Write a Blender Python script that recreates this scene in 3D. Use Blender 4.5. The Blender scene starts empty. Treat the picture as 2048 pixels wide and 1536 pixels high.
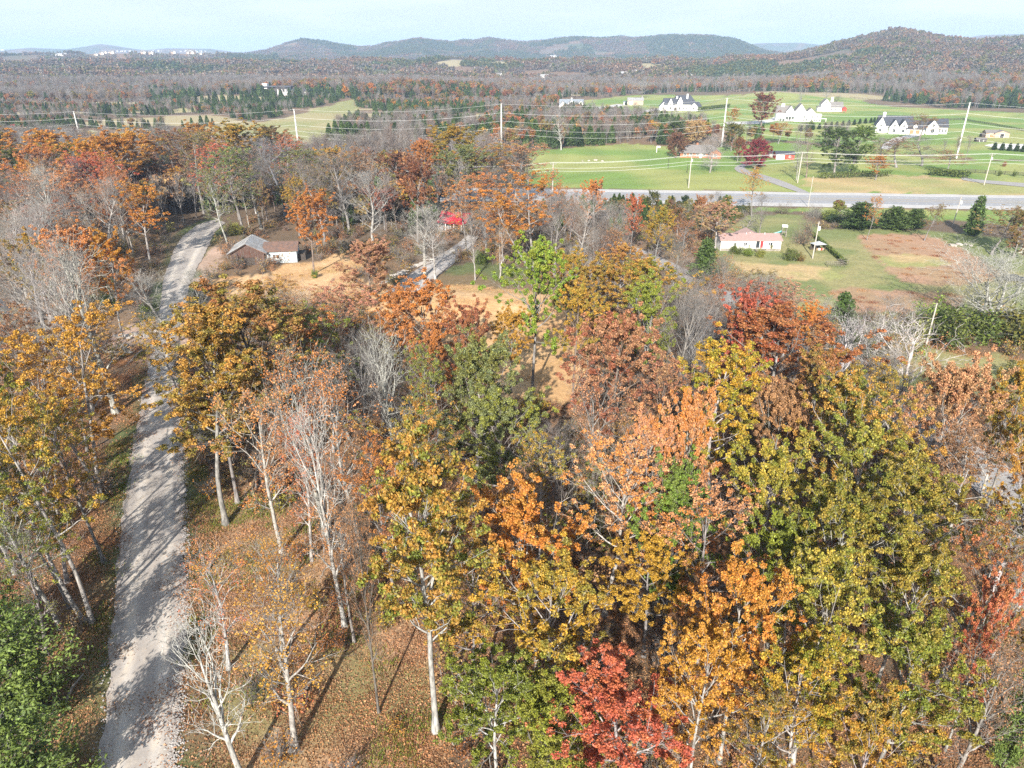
import bpy, math, random
import numpy as np
from mathutils import Vector, Matrix

# ------------------------------------------------------------------ camera, sky, sun, exposure
scene = bpy.context.scene
COL = scene.collection
PITCH, FPX, CX, CY, CAMH = math.radians(24.8), 1422.0, 1024.0, 768.0, 50.0
cam_data = bpy.data.cameras.new("camera")
cam = bpy.data.objects.new("camera", cam_data)
COL.objects.link(cam)
cam.location = (0, 0, CAMH)
cam.rotation_euler = (math.radians(90) - PITCH, 0, 0)
cam_data.sensor_width = 36.0
cam_data.lens = FPX / 2048.0 * 36.0
cam_data.clip_start = 0.5
cam_data.clip_end = 30000
scene.camera = cam

SUN_EL, SUN_AZ = math.radians(28.0), math.radians(11.0)      # light travels forward and 11 deg to +X
world = bpy.data.worlds.new("World")
scene.world = world
world.use_nodes = True
wn, wl = world.node_tree.nodes, world.node_tree.links
wn.clear()
w_out = wn.new("ShaderNodeOutputWorld")
w_bg = wn.new("ShaderNodeBackground")
w_sky = wn.new("ShaderNodeTexSky")
w_sky.sky_type = 'NISHITA'
w_sky.sun_disc = False
w_sky.sun_elevation = SUN_EL
w_sky.sun_rotation = math.pi + SUN_AZ                          # the sun stands behind the camera, a little to the left
w_sky.altitude = 200
w_sky.air_density = 1.0
w_sky.dust_density = 1.0
w_sky.ozone_density = 1.2
w_bg.inputs[1].default_value = 0.09
# thin cirrus: a pale veil from stretched noise on the view direction
w_tc = wn.new("ShaderNodeTexCoord")
w_map = wn.new("ShaderNodeMapping"); w_map.inputs['Scale'].default_value = (2.2, 1.4, 15.0)
w_map.inputs['Rotation'].default_value = (0.0, 0.06, 0.25)
w_noise = wn.new("ShaderNodeTexNoise"); w_noise.inputs['Scale'].default_value = 1.6
w_noise.inputs['Detail'].default_value = 6.0; w_noise.inputs['Roughness'].default_value = 0.55
w_ramp = wn.new("ShaderNodeMapRange")
w_ramp.inputs['From Min'].default_value = 0.40; w_ramp.inputs['From Max'].default_value = 0.68
w_ramp.inputs['To Min'].default_value = 0.0; w_ramp.inputs['To Max'].default_value = 0.7
w_mix = wn.new("ShaderNodeMix"); w_mix.data_type = 'RGBA'
w_mix.inputs[7].default_value = (4.5, 5.05, 5.45, 1)
wl.new(w_tc.outputs['Generated'], w_map.inputs[0]); wl.new(w_map.outputs[0], w_noise.inputs['Vector'])
wl.new(w_noise.outputs[0], w_ramp.inputs[0]); # the air whitens towards the horizon all the way round
w_sep = wn.new("ShaderNodeSeparateXYZ"); wl.new(w_tc.outputs['Generated'], w_sep.inputs[0])
w_hz = wn.new("ShaderNodeMapRange"); w_hz.inputs[1].default_value = 0.0; w_hz.inputs[2].default_value = 0.45; w_hz.inputs[3].default_value = 0.78; w_hz.inputs[4].default_value = 0.12
wl.new(w_sep.outputs[2], w_hz.inputs[0])
w_add = wn.new("ShaderNodeMath"); w_add.operation = 'ADD'; w_add.use_clamp = True
wl.new(w_hz.outputs[0], w_add.inputs[0]); wl.new(w_ramp.outputs[0], w_add.inputs[1]); wl.new(w_add.outputs[0], w_mix.inputs[0])
wl.new(w_sky.outputs[0], w_mix.inputs[6]); wl.new(w_mix.outputs[2], w_bg.inputs[0]); wl.new(w_bg.outputs[0], w_out.inputs[0])

sun_data = bpy.data.lights.new("sun", 'SUN')
sun_data.energy = 5.0
sun_data.angle = math.radians(0.53)
sun_data.color = (1.0, 0.935, 0.85)
sun = bpy.data.objects.new("sun", sun_data)
COL.objects.link(sun)
sun.rotation_mode = 'QUATERNION'
sun.rotation_quaternion = Vector((math.sin(SUN_AZ) * math.cos(SUN_EL), math.cos(SUN_AZ) * math.cos(SUN_EL), -math.sin(SUN_EL))).to_track_quat('-Z', 'Y')

vs = scene.view_settings
vs.view_transform = 'Standard'; vs.look = 'None'; vs.gamma = 1.0; vs.use_curve_mapping = False
vs.exposure = 1.14
cy = scene.cycles
cy.max_bounces = 5; cy.diffuse_bounces = 3; cy.glossy_bounces = 2; cy.transmission_bounces = 3; cy.volume_bounces = 1; cy.transparent_max_bounces = 4
cy.use_adaptive_sampling = True; cy.adaptive_threshold = 0.02
cy.use_denoising = False
cy.sample_clamp_indirect = 6.0

# ------------------------------------------------------------------ noise, terrain, pixel to ground
RNG = np.random.default_rng(7)
_tab = np.random.default_rng(3).random((256, 256))
def vnoise(x, y):
    x = np.asarray(x, float); y = np.asarray(y, float)
    xi = np.floor(x).astype(int); yi = np.floor(y).astype(int)
    fx = x - xi; fy = y - yi
    fx = fx * fx * (3 - 2 * fx); fy = fy * fy * (3 - 2 * fy)
    a = _tab[xi & 255, yi & 255]; b = _tab[(xi + 1) & 255, yi & 255]
    c = _tab[xi & 255, (yi + 1) & 255]; d = _tab[(xi + 1) & 255, (yi + 1) & 255]
    return (a * (1 - fx) + b * fx) * (1 - fy) + (c * (1 - fx) + d * fx) * fy
def fbm(x, y, oct=4):
    s = 0.0; a = 0.5
    for i in range(oct):
        s = s + a * vnoise(np.asarray(x) * 2 ** i + 17 * i, np.asarray(y) * 2 ** i + 31 * i); a *= 0.5
    return s / (1 - 0.5 ** oct)
def sstep(a, b, x):
    t = np.clip((x - a) / (b - a), 0, 1)
    return t * t * (3 - 2 * t)

SP, CP = math.sin(PITCH), math.cos(PITCH)
def prof(pts, tree):
    """a skyline as (azimuth, tangent of its elevation) pairs"""
    out = []
    for px, py in pts:
        u, v = (px - CX) / FPX, (CY - py) / FPX
        fy, fz = CP + v * SP, -SP + v * CP
        out.append((math.atan2(u, fy), fz / math.hypot(u, fy)))
    return np.array(out), tree
LAYERS = [  # profile, distance of the ridge, where the slope starts, where it has come down again
    (prof([(-600,104),(-200,97),(0,99),(60,94),(130,97),(170,91),(200,86),(225,89),(260,95),(290,99),(330,95),(420,96),(470,103),(520,106),(1380,100),(1490,88),(1520,85),(1600,84),(1660,90),(1850,85),(1900,77),(1930,74),(1960,69),(2048,66),(2200,64),(2700,90)], 6), 7600, 6300, 9300),
    (prof([(200,112),(430,111),(500,105),(540,97),(580,82),(605,77),(640,80),(680,87),(720,93),(745,92),(770,85),(800,82),(835,76),(870,80),(905,83),(925,79),(950,80),(980,74),(1010,79),(1050,83),(1100,78),(1150,73),(1200,75),(1240,72),(1270,75),(1320,70),(1380,69),(1430,71),(1470,77),(1500,88),(1530,100),(1580,108),(1620,112)], 10), 4500, 3100, 5900),
    (prof([(-600,106),(-200,104),(0,106),(100,104),(200,102),(300,101),(420,103),(480,109),(560,112)], 9), 3300, 2700, 3900),
    (prof([(-600,124),(-200,120),(60,122),(200,118),(330,121),(480,117),(600,121),(720,114),(820,117),(900,109),(960,112),(1040,117),(1150,113),(1240,117),(1330,112),(1420,117),(1520,112),(1600,116),(1700,110),(2000,118)], 11), 2250, 1450, 3000),
    (prof([(1450,113),(1560,110),(1600,104),(1640,93),(1680,82),(1720,72),(1750,66),(1775,59),(1795,56),(1815,57),(1840,64),(1880,71),(1920,76),(1960,79),(2000,76),(2048,72),(2150,66),(2400,70),(2800,95)], 10), 2600, 1150, 3600),
]
def gz(x, y):
    x = np.asarray(x, float); y = np.asarray(y, float)
    r = np.hypot(x, y); az = np.arctan2(x, y)
    z = 0.5 * (fbm(x / 23.0 + 5, y / 23.0 + 9, 3) - 0.5) * sstep(20, 60, r)
    z = z + (fbm(x / 210.0 + 3.3, y / 210.0 + 1.7, 3) - 0.5) * 26 * sstep(560, 1300, r)
    # the straw covered bank in the middle of the wood
    z = z + 1.6 * np.exp(-((x + 12) / 32.0) ** 2 - ((y - 150) / 9.0) ** 2)
    back = np.cos(az) > 0
    for (pr, tree), D, r0, r1 in LAYERS:
        e = np.interp(az, pr[:, 0], pr[:, 1], left=-0.02, right=-0.02)
        H = np.maximum(0, CAMH + D * e - tree)
        n = 0.30 + 1.25 * fbm(x / 520.0 + D, y / 420.0, 4)
        up = sstep(r0, D, r); dn = 1 - sstep(D + 60, r1, r)
        crest = np.exp(-((r - D) / (0.12 * (D - r0))) ** 2)
        shape = up ** 1.25 * dn * (crest + (1 - crest) * np.clip(n, 0, 1.0))
        z = np.maximum(z, H * shape * back + z * (1 - shape))
    return z
def ray(px, py):
    u, v = (px - CX) / FPX, (CY - py) / FPX
    return u, CP + v * SP, -SP + v * CP
def at(px, py, h=0.0):
    """the ground point (raised by h) that shows at a pixel of the photograph"""
    dx, dy, dz = ray(px, py)
    if dz > -0.035 * math.hypot(dx, dy):      # nearly level: walk along the ray to the first slope it meets
        ts = np.geomspace(300, 11000, 2600) / math.hypot(dx, dy); d = CAMH + ts * dz - gz(ts * dx, ts * dy) - h; k = np.nonzero(d < 0)[0]
        t = float(ts[k[0]]) if len(k) else float(ts[np.argmin(d)])
        return Vector((t * dx, t * dy, float(gz(t * dx, t * dy))))
    zz = 0.0
    for _ in range(25):
        t = (CAMH - zz - h) / max(1e-4, -dz)
        t = min(t, 12000)
        zn = float(gz(t * dx, t * dy))
        zz = 0.5 * zz + 0.5 * zn
    return Vector((t * dx, t * dy, zn))
def depth(p):
    return p[1] * CP + (CAMH - p[2]) * SP
def project(x, y, z):
    zc = y * CP + (CAMH - z) * SP
    yc = y * SP - (CAMH - z) * CP
    return CX + FPX * x / zc, CY - FPX * yc / zc

# ------------------------------------------------------------------ helpers: meshes, objects, materials
def fast_mesh(name, V, F, attrs=None, smooth=False):
    """V (n,3); F an (m,3) or (m,4) array or a list of such; attrs {name: (n,) or (n,3)}"""
    if not isinstance(F, list): F = [F]
    F = [np.asarray(f, dtype=np.int32) for f in F if len(f)]
    V = np.asarray(V, dtype=np.float32)
    me = bpy.data.meshes.new(name)
    me.vertices.add(len(V)); me.vertices.foreach_set("co", V.ravel())
    nl = sum(f.size for f in F); npoly = sum(len(f) for f in F)
    me.loops.add(nl); me.loops.foreach_set("vertex_index", np.concatenate([f.ravel() for f in F]))
    me.polygons.add(npoly)
    tot = np.concatenate([np.full(len(f), f.shape[1], dtype=np.int32) for f in F])
    st = np.concatenate([[0], np.cumsum(tot)[:-1]]).astype(np.int32)
    me.polygons.foreach_set("loop_start", st)
    me.polygons.foreach_set("loop_total", tot)
    if smooth: me.polygons.foreach_set("use_smooth", np.ones(npoly, dtype=bool))
    for k, a in (attrs or {}).items():
        a = np.asarray(a, dtype=np.float32)
        if a.ndim == 1:
            at_ = me.attributes.new(k, 'FLOAT', 'POINT'); at_.data.foreach_set("value", a)
        else:
            at_ = me.attributes.new(k, 'FLOAT_VECTOR', 'POINT'); at_.data.foreach_set("vector", a.ravel())
    me.update(calc_edges=True); me.validate(verbose=False)
    return me
def link(name, data, mat=None, parent=None, **props):
    o = bpy.data.objects.new(name, data)
    COL.objects.link(o)
    if mat is not None and data is not None and len(data.materials) == 0: data.materials.append(mat)
    if parent is not None: o.parent = parent
    for k, v in props.items(): o[k] = v
    return o
def root(name, loc, label, category, group=None, rz=0.0):
    e = bpy.data.objects.new(name, None); COL.objects.link(e)
    e.location = loc; e.rotation_euler = (0, 0, rz); e.empty_display_size = 0.3
    e['label'] = label; e['category'] = category
    if group: e['group'] = group
    return e
def tag(o, label, category, group=None):
    o['label'] = label; o['category'] = category
    if group: o['group'] = group
    return o
class MB:
    """collects simple solids into one mesh"""
    def __init__(s): s.V = []; s.F = []
    def add(s, vs, fs):
        b = len(s.V); s.V += [tuple(v) for v in vs]; s.F += [tuple(i + b for i in f) for f in fs]; return s
    def box(s, x0, x1, y0, y1, z0, z1):
        return s.add([(x0,y0,z0),(x1,y0,z0),(x1,y1,z0),(x0,y1,z0),(x0,y0,z1),(x1,y0,z1),(x1,y1,z1),(x0,y1,z1)],
                     [(0,3,2,1),(4,5,6,7),(0,1,5,4),(1,2,6,5),(2,3,7,6),(3,0,4,7)])
    def tube(s, pts, r, n=6, r1=None):
        pts = [Vector(p) for p in pts]; r1 = r if r1 is None else r1
        b = len(s.V); m = len(pts)
        for i, p in enumerate(pts):
            d = (pts[min(i+1, m-1)] - pts[max(i-1, 0)]).normalized()
            a = d.orthogonal().normalized(); c = d.cross(a)
            rr = r + (r1 - r) * i / max(1, m - 1)
            for k in range(n):
                t = 2 * math.pi * k / n
                s.V.append(tuple(p + rr * (math.cos(t) * a + math.sin(t) * c)))
        for i in range(m - 1):
            for k in range(n):
                s.F.append((b+i*n+k, b+i*n+(k+1)%n, b+(i+1)*n+(k+1)%n, b+(i+1)*n+k))
        s.F.append(tuple(b + k for k in range(n))[::-1]); s.F.append(tuple(b+(m-1)*n+k for k in range(n)))
        return s
    def build(s, name, mat, parent=None, **props):
        me = bpy.data.meshes.new(name); me.from_pydata(s.V, [], s.F); me.update()
        return link(name, me, mat, parent, **props)

def new_mat(name):
    m = bpy.data.materials.new(name); m.use_nodes = True
    n = m.node_tree.nodes; n.clear()
    out = n.new("ShaderNodeOutputMaterial"); bs = n.new("ShaderNodeBsdfPrincipled")
    m.node_tree.links.new(bs.outputs[0], out.inputs[0])
    return m, n, m.node_tree.links, bs, out
def mixc(n, l, fac, a, b, mode='MIX'):
    m = n.new("ShaderNodeMix"); m.data_type = 'RGBA'; m.blend_type = mode
    for s, v in ((m.inputs[0], fac), (m.inputs[6], a), (m.inputs[7], b)):
        if hasattr(v, 'links'): l.new(v, s)
        elif isinstance(v, (int, float)): s.default_value = v
        else: s.default_value = (*v, 1) if len(v) == 3 else v
    return m.outputs[2]
def noise(n, l, scale, detail=3, rough=0.5, vec=None, stretch=None, kind='ShaderNodeTexNoise'):
    t = n.new(kind); t.inputs['Scale'].default_value = scale
    if 'Detail' in t.inputs and kind == 'ShaderNodeTexNoise':
        t.inputs['Detail'].default_value = detail; t.inputs['Roughness'].default_value = rough
    v = vec
    if v is None:
        g = n.new("ShaderNodeNewGeometry"); v = g.outputs['Position']
    if stretch:
        mp = n.new("ShaderNodeMapping"); mp.inputs['Scale'].default_value = stretch; l.new(v, mp.inputs[0]); v = mp.outputs[0]
    l.new(v, t.inputs['Vector'])
    return t.outputs[0]
def mrange(n, l, src, a, b, c=0.0, d=1.0):
    m = n.new("ShaderNodeMapRange"); l.new(src, m.inputs[0])
    m.inputs[1].default_value = a; m.inputs[2].default_value = b; m.inputs[3].default_value = c; m.inputs[4].default_value = d
    return m.outputs[0]
def plain(name, col, rough=0.7, vary=0.18, scale=2.0, metal=0.0, col2=None, stretch=None):
    """a surface colour broken up by two scales of noise, with a little relief"""
    m, n, l, bs, out = new_mat(name)
    tc = n.new("ShaderNodeTexCoord").outputs['Object']
    f = mrange(n, l, noise(n, l, scale, 5, 0.6, tc, stretch), 0.32, 0.68)
    c2 = col2 or tuple(max(0, c * (1 - 2 * vary)) for c in col)
    c = mixc(n, l, f, col, c2)
    f2 = mrange(n, l, noise(n, l, scale * 9, 3, 0.6, tc, stretch), 0.3, 0.7, 1 - vary, 1 + vary * 0.6)
    cc = n.new("ShaderNodeCombineColor")
    for i in range(3): l.new(f2, cc.inputs[i])
    c = mixc(n, l, 1.0, c, cc.outputs[0], 'MULTIPLY')
    l.new(c, bs.inputs['Base Color']); bs.inputs['Roughness'].default_value = rough; bs.inputs['Metallic'].default_value = metal
    return m
def leaf_mat(name, transl=0.2, rough=0.55):
    """leaf colour comes from the tree itself: leaf_a and leaf_b, mixed by the spray each leaf sits on"""
    m, n, l, bs, out = new_mat(name)
    A = n.new("ShaderNodeAttribute"); A.attribute_type = 'INSTANCER'; A.attribute_name = 'leaf_a'
    B = n.new("ShaderNodeAttribute"); B.attribute_type = 'INSTANCER'; B.attribute_name = 'leaf_b'
    v = n.new("ShaderNodeAttribute"); v.attribute_name = 'spray'
    w = n.new("ShaderNodeAttribute"); w.attribute_name = 'single'
    c = mixc(n, l, v.outputs['Fac'], A.outputs['Vector'], B.outputs['Vector'])
    k = mrange(n, l, w.outputs['Fac'], 0, 1, 0.5, 1.5)
    cc = n.new("ShaderNodeCombineColor")
    for i in range(3): l.new(k, cc.inputs[i])
    c = mixc(n, l, 1.0, c, cc.outputs[0], 'MULTIPLY')
    l.new(c, bs.inputs['Base Color']); bs.inputs['Roughness'].default_value = rough; bs.inputs['Specular IOR Level'].default_value = 0.35
    tr = n.new("ShaderNodeBsdfTranslucent"); l.new(c, tr.inputs[0])
    mx = n.new("ShaderNodeMixShader"); mx.inputs[0].default_value = transl
    l.new(bs.outputs[0], mx.inputs[1]); l.new(tr.outputs[0], mx.inputs[2]); l.new(mx.outputs[0], out.inputs[0])
    return m
def bark_mat(name):
    m, n, l, bs, out = new_mat(name)
    A = n.new("ShaderNodeAttribute"); A.attribute_type = 'INSTANCER'; A.attribute_name = 'bark'
    tc = n.new("ShaderNodeTexCoord").outputs['Object']
    f = mrange(n, l, noise(n, l, 3.2, 6, 0.7, tc, (1, 1, 0.3)), 0.36, 0.62, 1.25, 0.38)
    cc = n.new("ShaderNodeCombineColor")
    for i in range(3): l.new(f, cc.inputs[i])
    c = mixc(n, l, 1.0, A.outputs['Vector'], cc.outputs[0], 'MULTIPLY')
    l.new(c, bs.inputs['Base Color']); bs.inputs['Roughness'].default_value = 0.85
    return m
LEAF = leaf_mat("leaf")
NEEDLE = leaf_mat("needle", 0.12, 0.6)
BARK = bark_mat("bark")
# ------------------------------------------------------------------ tree prototypes
def unit(v): return v / (np.linalg.norm(v, axis=-1, keepdims=True) + 1e-9)
class Tubes:
    def __init__(s): s.V = []; s.F = []; s.n = 0
    def add(s, P, R, k):
        m = len(P)
        T = np.gradient(P, axis=0); T = unit(T)
        ref = np.array([1.0, 0, 0]) if abs(T[0, 0]) < 0.8 else np.array([0, 1.0, 0])
        A = unit(np.cross(T, ref)); B = np.cross(T, A)
        th = np.arange(k) * 2 * math.pi / k
        ring = P[:, None, :] + R[:, None, None] * (np.cos(th)[None, :, None] * A[:, None, :] + np.sin(th)[None, :, None] * B[:, None, :])
        s.V.append(ring.reshape(-1, 3))
        i = np.arange(m - 1)[:, None] * k; j = np.arange(k)[None, :]; j2 = (j + 1) % k
        f = np.stack([i + j, i + j2, i + k + j2, i + k + j], -1).reshape(-1, 4) + s.n
        s.F.append(f); s.n += m * k
    def mesh(s, name):
        return fast_mesh(name, np.concatenate(s.V), np.concatenate(s.F), smooth=True)
def grow(rg, p, d, L, nseg, wob, up):
    P = [p]; d = d / np.linalg.norm(d)
    for i in range(nseg):
        d = d + rg.normal(0, wob, 3); d[2] += up
        d = d / np.linalg.norm(d)
        P.append(P[-1] + d * L / nseg)
    return np.array(P), d
def side_dir(rg, d, ang):
    r = rg.normal(0, 1, 3); r = r - d * (r @ d); r /= np.linalg.norm(r) + 1e-9
    return d * math.cos(ang) + r * math.sin(ang)
def kites(rg, C, size, el=1.45, upb=0.5, spread=None):
    """one small folded leaf shape (two triangles) at every row of C"""
    n = len(C)
    N = unit(rg.normal(0, 1, (n, 3)) + np.array([0, -0.15, upb]))
    A = unit(np.cross(N, rg.normal(0, 1, (n, 3)))); B = np.cross(N, A)
    s = size * rg.uniform(0.65, 1.35, n)[:, None]
    tip = C + A * s * el * 0.5; tail = C - A * s * el * 0.5
    l = C + B * s * 0.5 + N * s * 0.14; r = C - B * s * 0.5 + N * s * 0.14
    V = np.stack([tail, r, tip, l], 1).reshape(-1, 3)
    b = np.arange(n)[:, None] * 4
    F = np.concatenate([b + np.array([[0, 1, 2]]), b + np.array([[0, 2, 3]])], 0)
    return V, F

def make_tree(seed, H=20.0, R=5.5, base=0.42, n1=15, n2=7, n3=5, n4=0, leaves=24, leaf=0.17, clr=0.55, trunk_r=0.26, lean=0.02,
              topfrac=0.95, flat=0.0, shape='round', leafprob=1.0, r_min=0.012, wob=0.10, stems=1, upl=0.05, k4len=0.9):
    """returns (branch mesh, leaf mesh or None). base: where the crown starts; n1..n4: limbs, boughs, twigs, twiglets"""
    rg = np.random.default_rng(seed)
    T = Tubes(); T2 = Tubes(); LC = []; LV = []
    for st in range(stems):
        lean_d = np.array([rg.normal(0, lean + 0.12 * (stems > 1)), rg.normal(0, lean + 0.12 * (stems > 1)), 1.0])
        Ht = H * (topfrac if st == 0 else rg.uniform(0.75, 0.92) * topfrac)
        TP, _ = grow(rg, np.array([rg.normal(0, .25) * (stems > 1), rg.normal(0, .25) * (stems > 1), -0.25]), lean_d, Ht, 14, 0.035, 0.02)
        tt = np.linspace(0, 1, 15)
        TR = trunk_r / math.sqrt(stems) * (1 - tt * 0.86) ** 0.8
        TR[0] *= 1.75; TR[1] *= 1.08
        T.add(TP, TR, 8)
        n1s = max(5, n1 // stems)
        for i in range(n1s):
            f = base + (0.97 - base) * ((i + rg.uniform(0, .8)) / n1s) ** 0.92
            p = np.array([np.interp(f, tt, TP[:, c]) for c in range(3)])
            g = (f - base) / (1 - base)
            az = i * 2.399 + rg.uniform(-.5, .5) + st * 1.3
            if shape == 'round': env = R * math.sqrt(max(0.05, 1 - (1.15 * (g - 0.36)) ** 2 * 1.15)) if g > 0.36 else R * (0.62 + 0.38 * g / 0.36)
            elif shape == 'oval': env = R * (0.55 + 0.75 * math.sin(math.pi * min(1, g * 0.9 + 0.12))) * 0.8
            elif shape == 'vase': env = R * (0.45 + 0.75 * g) if g < 0.75 else R * (1.01 - 1.1 * (g - .75))
            else: env = R * (1 - g * 0.8)
            el = math.radians(18 + 50 * g + rg.uniform(-10, 12)) if shape != 'vase' else math.radians(46 + 28 * g + rg.uniform(-8, 8))
            L1 = env * rg.uniform(0.78, 1.12) / max(0.55, math.cos(el) ** 0.7)
            L1 = min(L1, (H - p[2]) * 1.0 / max(0.3, math.sin(el)) + 0.8)
            d = np.array([math.cos(az) * math.cos(el), math.sin(az) * math.cos(el), math.sin(el)])
            P1, _ = grow(rg, p, d, L1, 7, wob, upl)
            r1 = max(r_min * 1.5, np.interp(f, tt, TR) * rg.uniform(0.48, 0.75))
            T.add(P1, np.linspace(r1, r1 * 0.22, 8), 5)
            t1 = np.linspace(0, 1, 8)
            for j in range(n2):
                f2 = 0.22 + 0.78 * (j + rg.uniform(0.1, 0.9)) / n2
                p2 = np.array([np.interp(f2, t1, P1[:, c]) for c in range(3)])
                dd = unit(P1[min(7, int(f2 * 7) + 1)] - P1[int(f2 * 7)]) if int(f2 * 7) < 7 else unit(P1[7] - P1[6])
                d2 = side_dir(rg, dd, math.radians(rg.uniform(28, 62))); d2[2] += 0.12
                L2 = (0.24 + 0.26 * (1 - abs(f2 - 0.5))) * L1 * rg.uniform(0.7, 1.2) + 0.4
                P2, _ = grow(rg, p2, d2, L2, 4, wob * 1.3, upl * 1.1)
                r2 = max(r_min, r1 * (1 - f2 * 0.7) * 0.45)
                T2.add(P2, np.linspace(r2, r2 * 0.4, 5), 4)
                spray = rg.uniform()
                for k in range(n3):
                    f3 = 0.25 + 0.75 * (k + rg.uniform(0.1, 1)) / n3
                    q = f3 * 4; qi = min(3, int(q)); p3 = P2[qi] + (P2[qi + 1] - P2[qi]) * (q - qi)
                    d3 = side_dir(rg, unit(P2[qi + 1] - P2[qi]), math.radians(rg.uniform(20, 60)))
                    L3 = rg.uniform(0.55, 1.25) * (0.55 + 0.08 * L2) * (k4len if n4 else 0.8)
                    P3, e3 = grow(rg, p3, d3, L3 * (1.5 if n4 else 1), 2, wob * 1.6, upl)
                    T2.add(P3, np.linspace(max(r_min * .8, r2 * 0.4), r_min * 0.6, 3), 3)
                    for m in range(n4):
                        a = P3[rg.integers(0, 3)] if m else P3[2]
                        d4 = side_dir(rg, e3, math.radians(rg.uniform(10, 50))) + np.array([0, 0, 0.15])
                        P4 = np.array([a, a + unit(d4) * rg.uniform(0.5, 1.2) * k4len])
                        T2.add(P4, np.array([r_min * 0.75, r_min * 0.35]), 3)
                    if leaves and rg.uniform() < leafprob:
                        nl = int(leaves * rg.uniform(0.6, 1.4))
                        c = P3[rg.integers(1, 3)]
                        o = rg.normal(0, 1, (nl, 3)); o = o / (np.linalg.norm(o, axis=1)[:, None] + .3) * clr * rg.uniform(0.5, 1.1, (nl, 1))
                        o[:, 2] *= 0.72
                        LC.append(c + o)
                        sp = 1 / (1 + np.exp(-7.0 * (0.45 * spray + 0.55 * rg.uniform() + rg.normal(0, .10, nl) + 0.25 * (g - .5) - .5)))
                        LV.append(sp)
    bm = (T.mesh("tree_trunk"), T2.mesh("tree_branches"))
    lm = None
    if LC:
        C = np.concatenate(LC); S = np.concatenate(LV)
        V, F = kites(rg, C, leaf)
        lm = fast_mesh("tree_crown", V, F, {'spray': np.repeat(S, 4), 'single': np.repeat(rg.random(len(C)), 4)})
    return bm, lm

def make_cedar(seed, H=10.0, R=2.4, n=5200, leaf=0.24, low=0.03, rough=None):
    rough = (.28 if R > 3 else .12) if rough is None else rough
    rg = np.random.default_rng(seed)
    T = Tubes(); TP, _ = grow(rg, np.array([0, 0, -.2]), np.array([0, 0, 1.0]), H * 0.96, 8, 0.02, 0.02)
    T.add(TP, np.linspace(0.17, 0.03, 9), 6)
    T2 = Tubes(); nb = 150; C = []; S = []
    for i in range(nb):
        f = low + (0.98 - low) * (i / nb) ** 1.15
        az = i * 2.399 + rg.uniform(-.4, .4)
        L = R * ((1 - f) ** (0.72 - rough)) * rg.uniform(0.7 - rough, 1.18) * (1 + rough * math.sin(az * 2 + seed)) * min(1, 0.55 + f * 5) + 0.18
        p = np.array([0, 0, f * H]); d = np.array([math.cos(az), math.sin(az), rg.uniform(0.15, 0.55)])
        P, _ = grow(rg, p, d, L, 4, 0.08, 0.06)
        T2.add(P, np.linspace(0.035, 0.012, 5), 3)
        m = int(n / nb * (0.4 + 1.2 * (1 - f)) * rg.uniform(.7, 1.3))
        t = rg.uniform(0.15, 1.06, m) ** 0.7; idx = np.clip(t * 4, 0, 3.999)
        b = P[idx.astype(int)] + (P[np.minimum(4, idx.astype(int) + 1)] - P[idx.astype(int)]) * (idx - idx.astype(int))[:, None]
        o = rg.normal(0, 1, (m, 3)) * np.array([.2, .2, .16]) * (0.5 + 0.35 * L)
        C.append(b + o); S.append(np.clip(rg.uniform() * .6 + rg.uniform(0, .4, m), 0, 1))
    C = np.concatenate(C); S = np.concatenate(S)
    V, F = kites(rg, C, leaf, 2.3, 0.35)
    return (T.mesh("tree_trunk"), T2.mesh("tree_branches")), fast_mesh("tree_crown", V, F, {'spray': np.repeat(S, 4), 'single': np.repeat(rg.random(len(C)), 4)})

def make_bush(seed, H=2.6, R=2.0, n=2600, leaf=0.16, nst=14, bare=False):
    rg = np.random.default_rng(seed); T = Tubes(); C = []; S = []
    for i in range(nst):
        az = i * 2.399; el = rg.uniform(0.5, 1.4)
        P, e = grow(rg, np.array([rg.normal(0, .2 * R), rg.normal(0, .2 * R), -.1]), np.array([math.cos(az) * math.cos(el), math.sin(az) * math.cos(el), math.sin(el)]),
                    H * rg.uniform(0.75, 1.1) if el > .9 else R * rg.uniform(.8, 1.1), 5, 0.12, 0.05)
        T.add(P, np.linspace(0.04, 0.012, 6), 4)
        for j in range(16 if bare else 7):
            q = P[rg.integers(1, 6)]; d = side_dir(rg, e, rg.uniform(.3, 1.1)); Q, e2 = grow(rg, q, d, rg.uniform(.5, 1.1) * (H / 2.6), 2, .15, .05)
            T.add(Q, np.linspace(0.014, 0.006, 3), 3)
            if bare:
                for m in range(4):
                    T.add(np.array([Q[rg.integers(1, 3)], Q[2] + side_dir(rg, e2, .6) * rg.uniform(.3, .8) * H / 2.6]), np.array([.008, .004]), 3)
            if n:
                m = int(n / nst / (16 if bare else 7))
                o = rg.normal(0, .3, (m, 3)) * np.array([1, 1, .8]) * (H / 2.6) ** .5
                c = Q[rg.integers(0, 3)] + o; c[:, 2] = np.abs(c[:, 2]); C.append(c)
                S.append(np.clip(rg.uniform() * .7 + rg.uniform(0, .3, m), 0, 1))
    b = (T.mesh("shrub_branches"), None)
    if not C: return b, None
    C = np.concatenate(C); S = np.concatenate(S); V, F = kites(rg, C, leaf, 1.4)
    return b, fast_mesh("shrub_crown", V, F, {'spray': np.repeat(S, 4), 'single': np.repeat(rg.random(len(C)), 4)})

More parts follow.
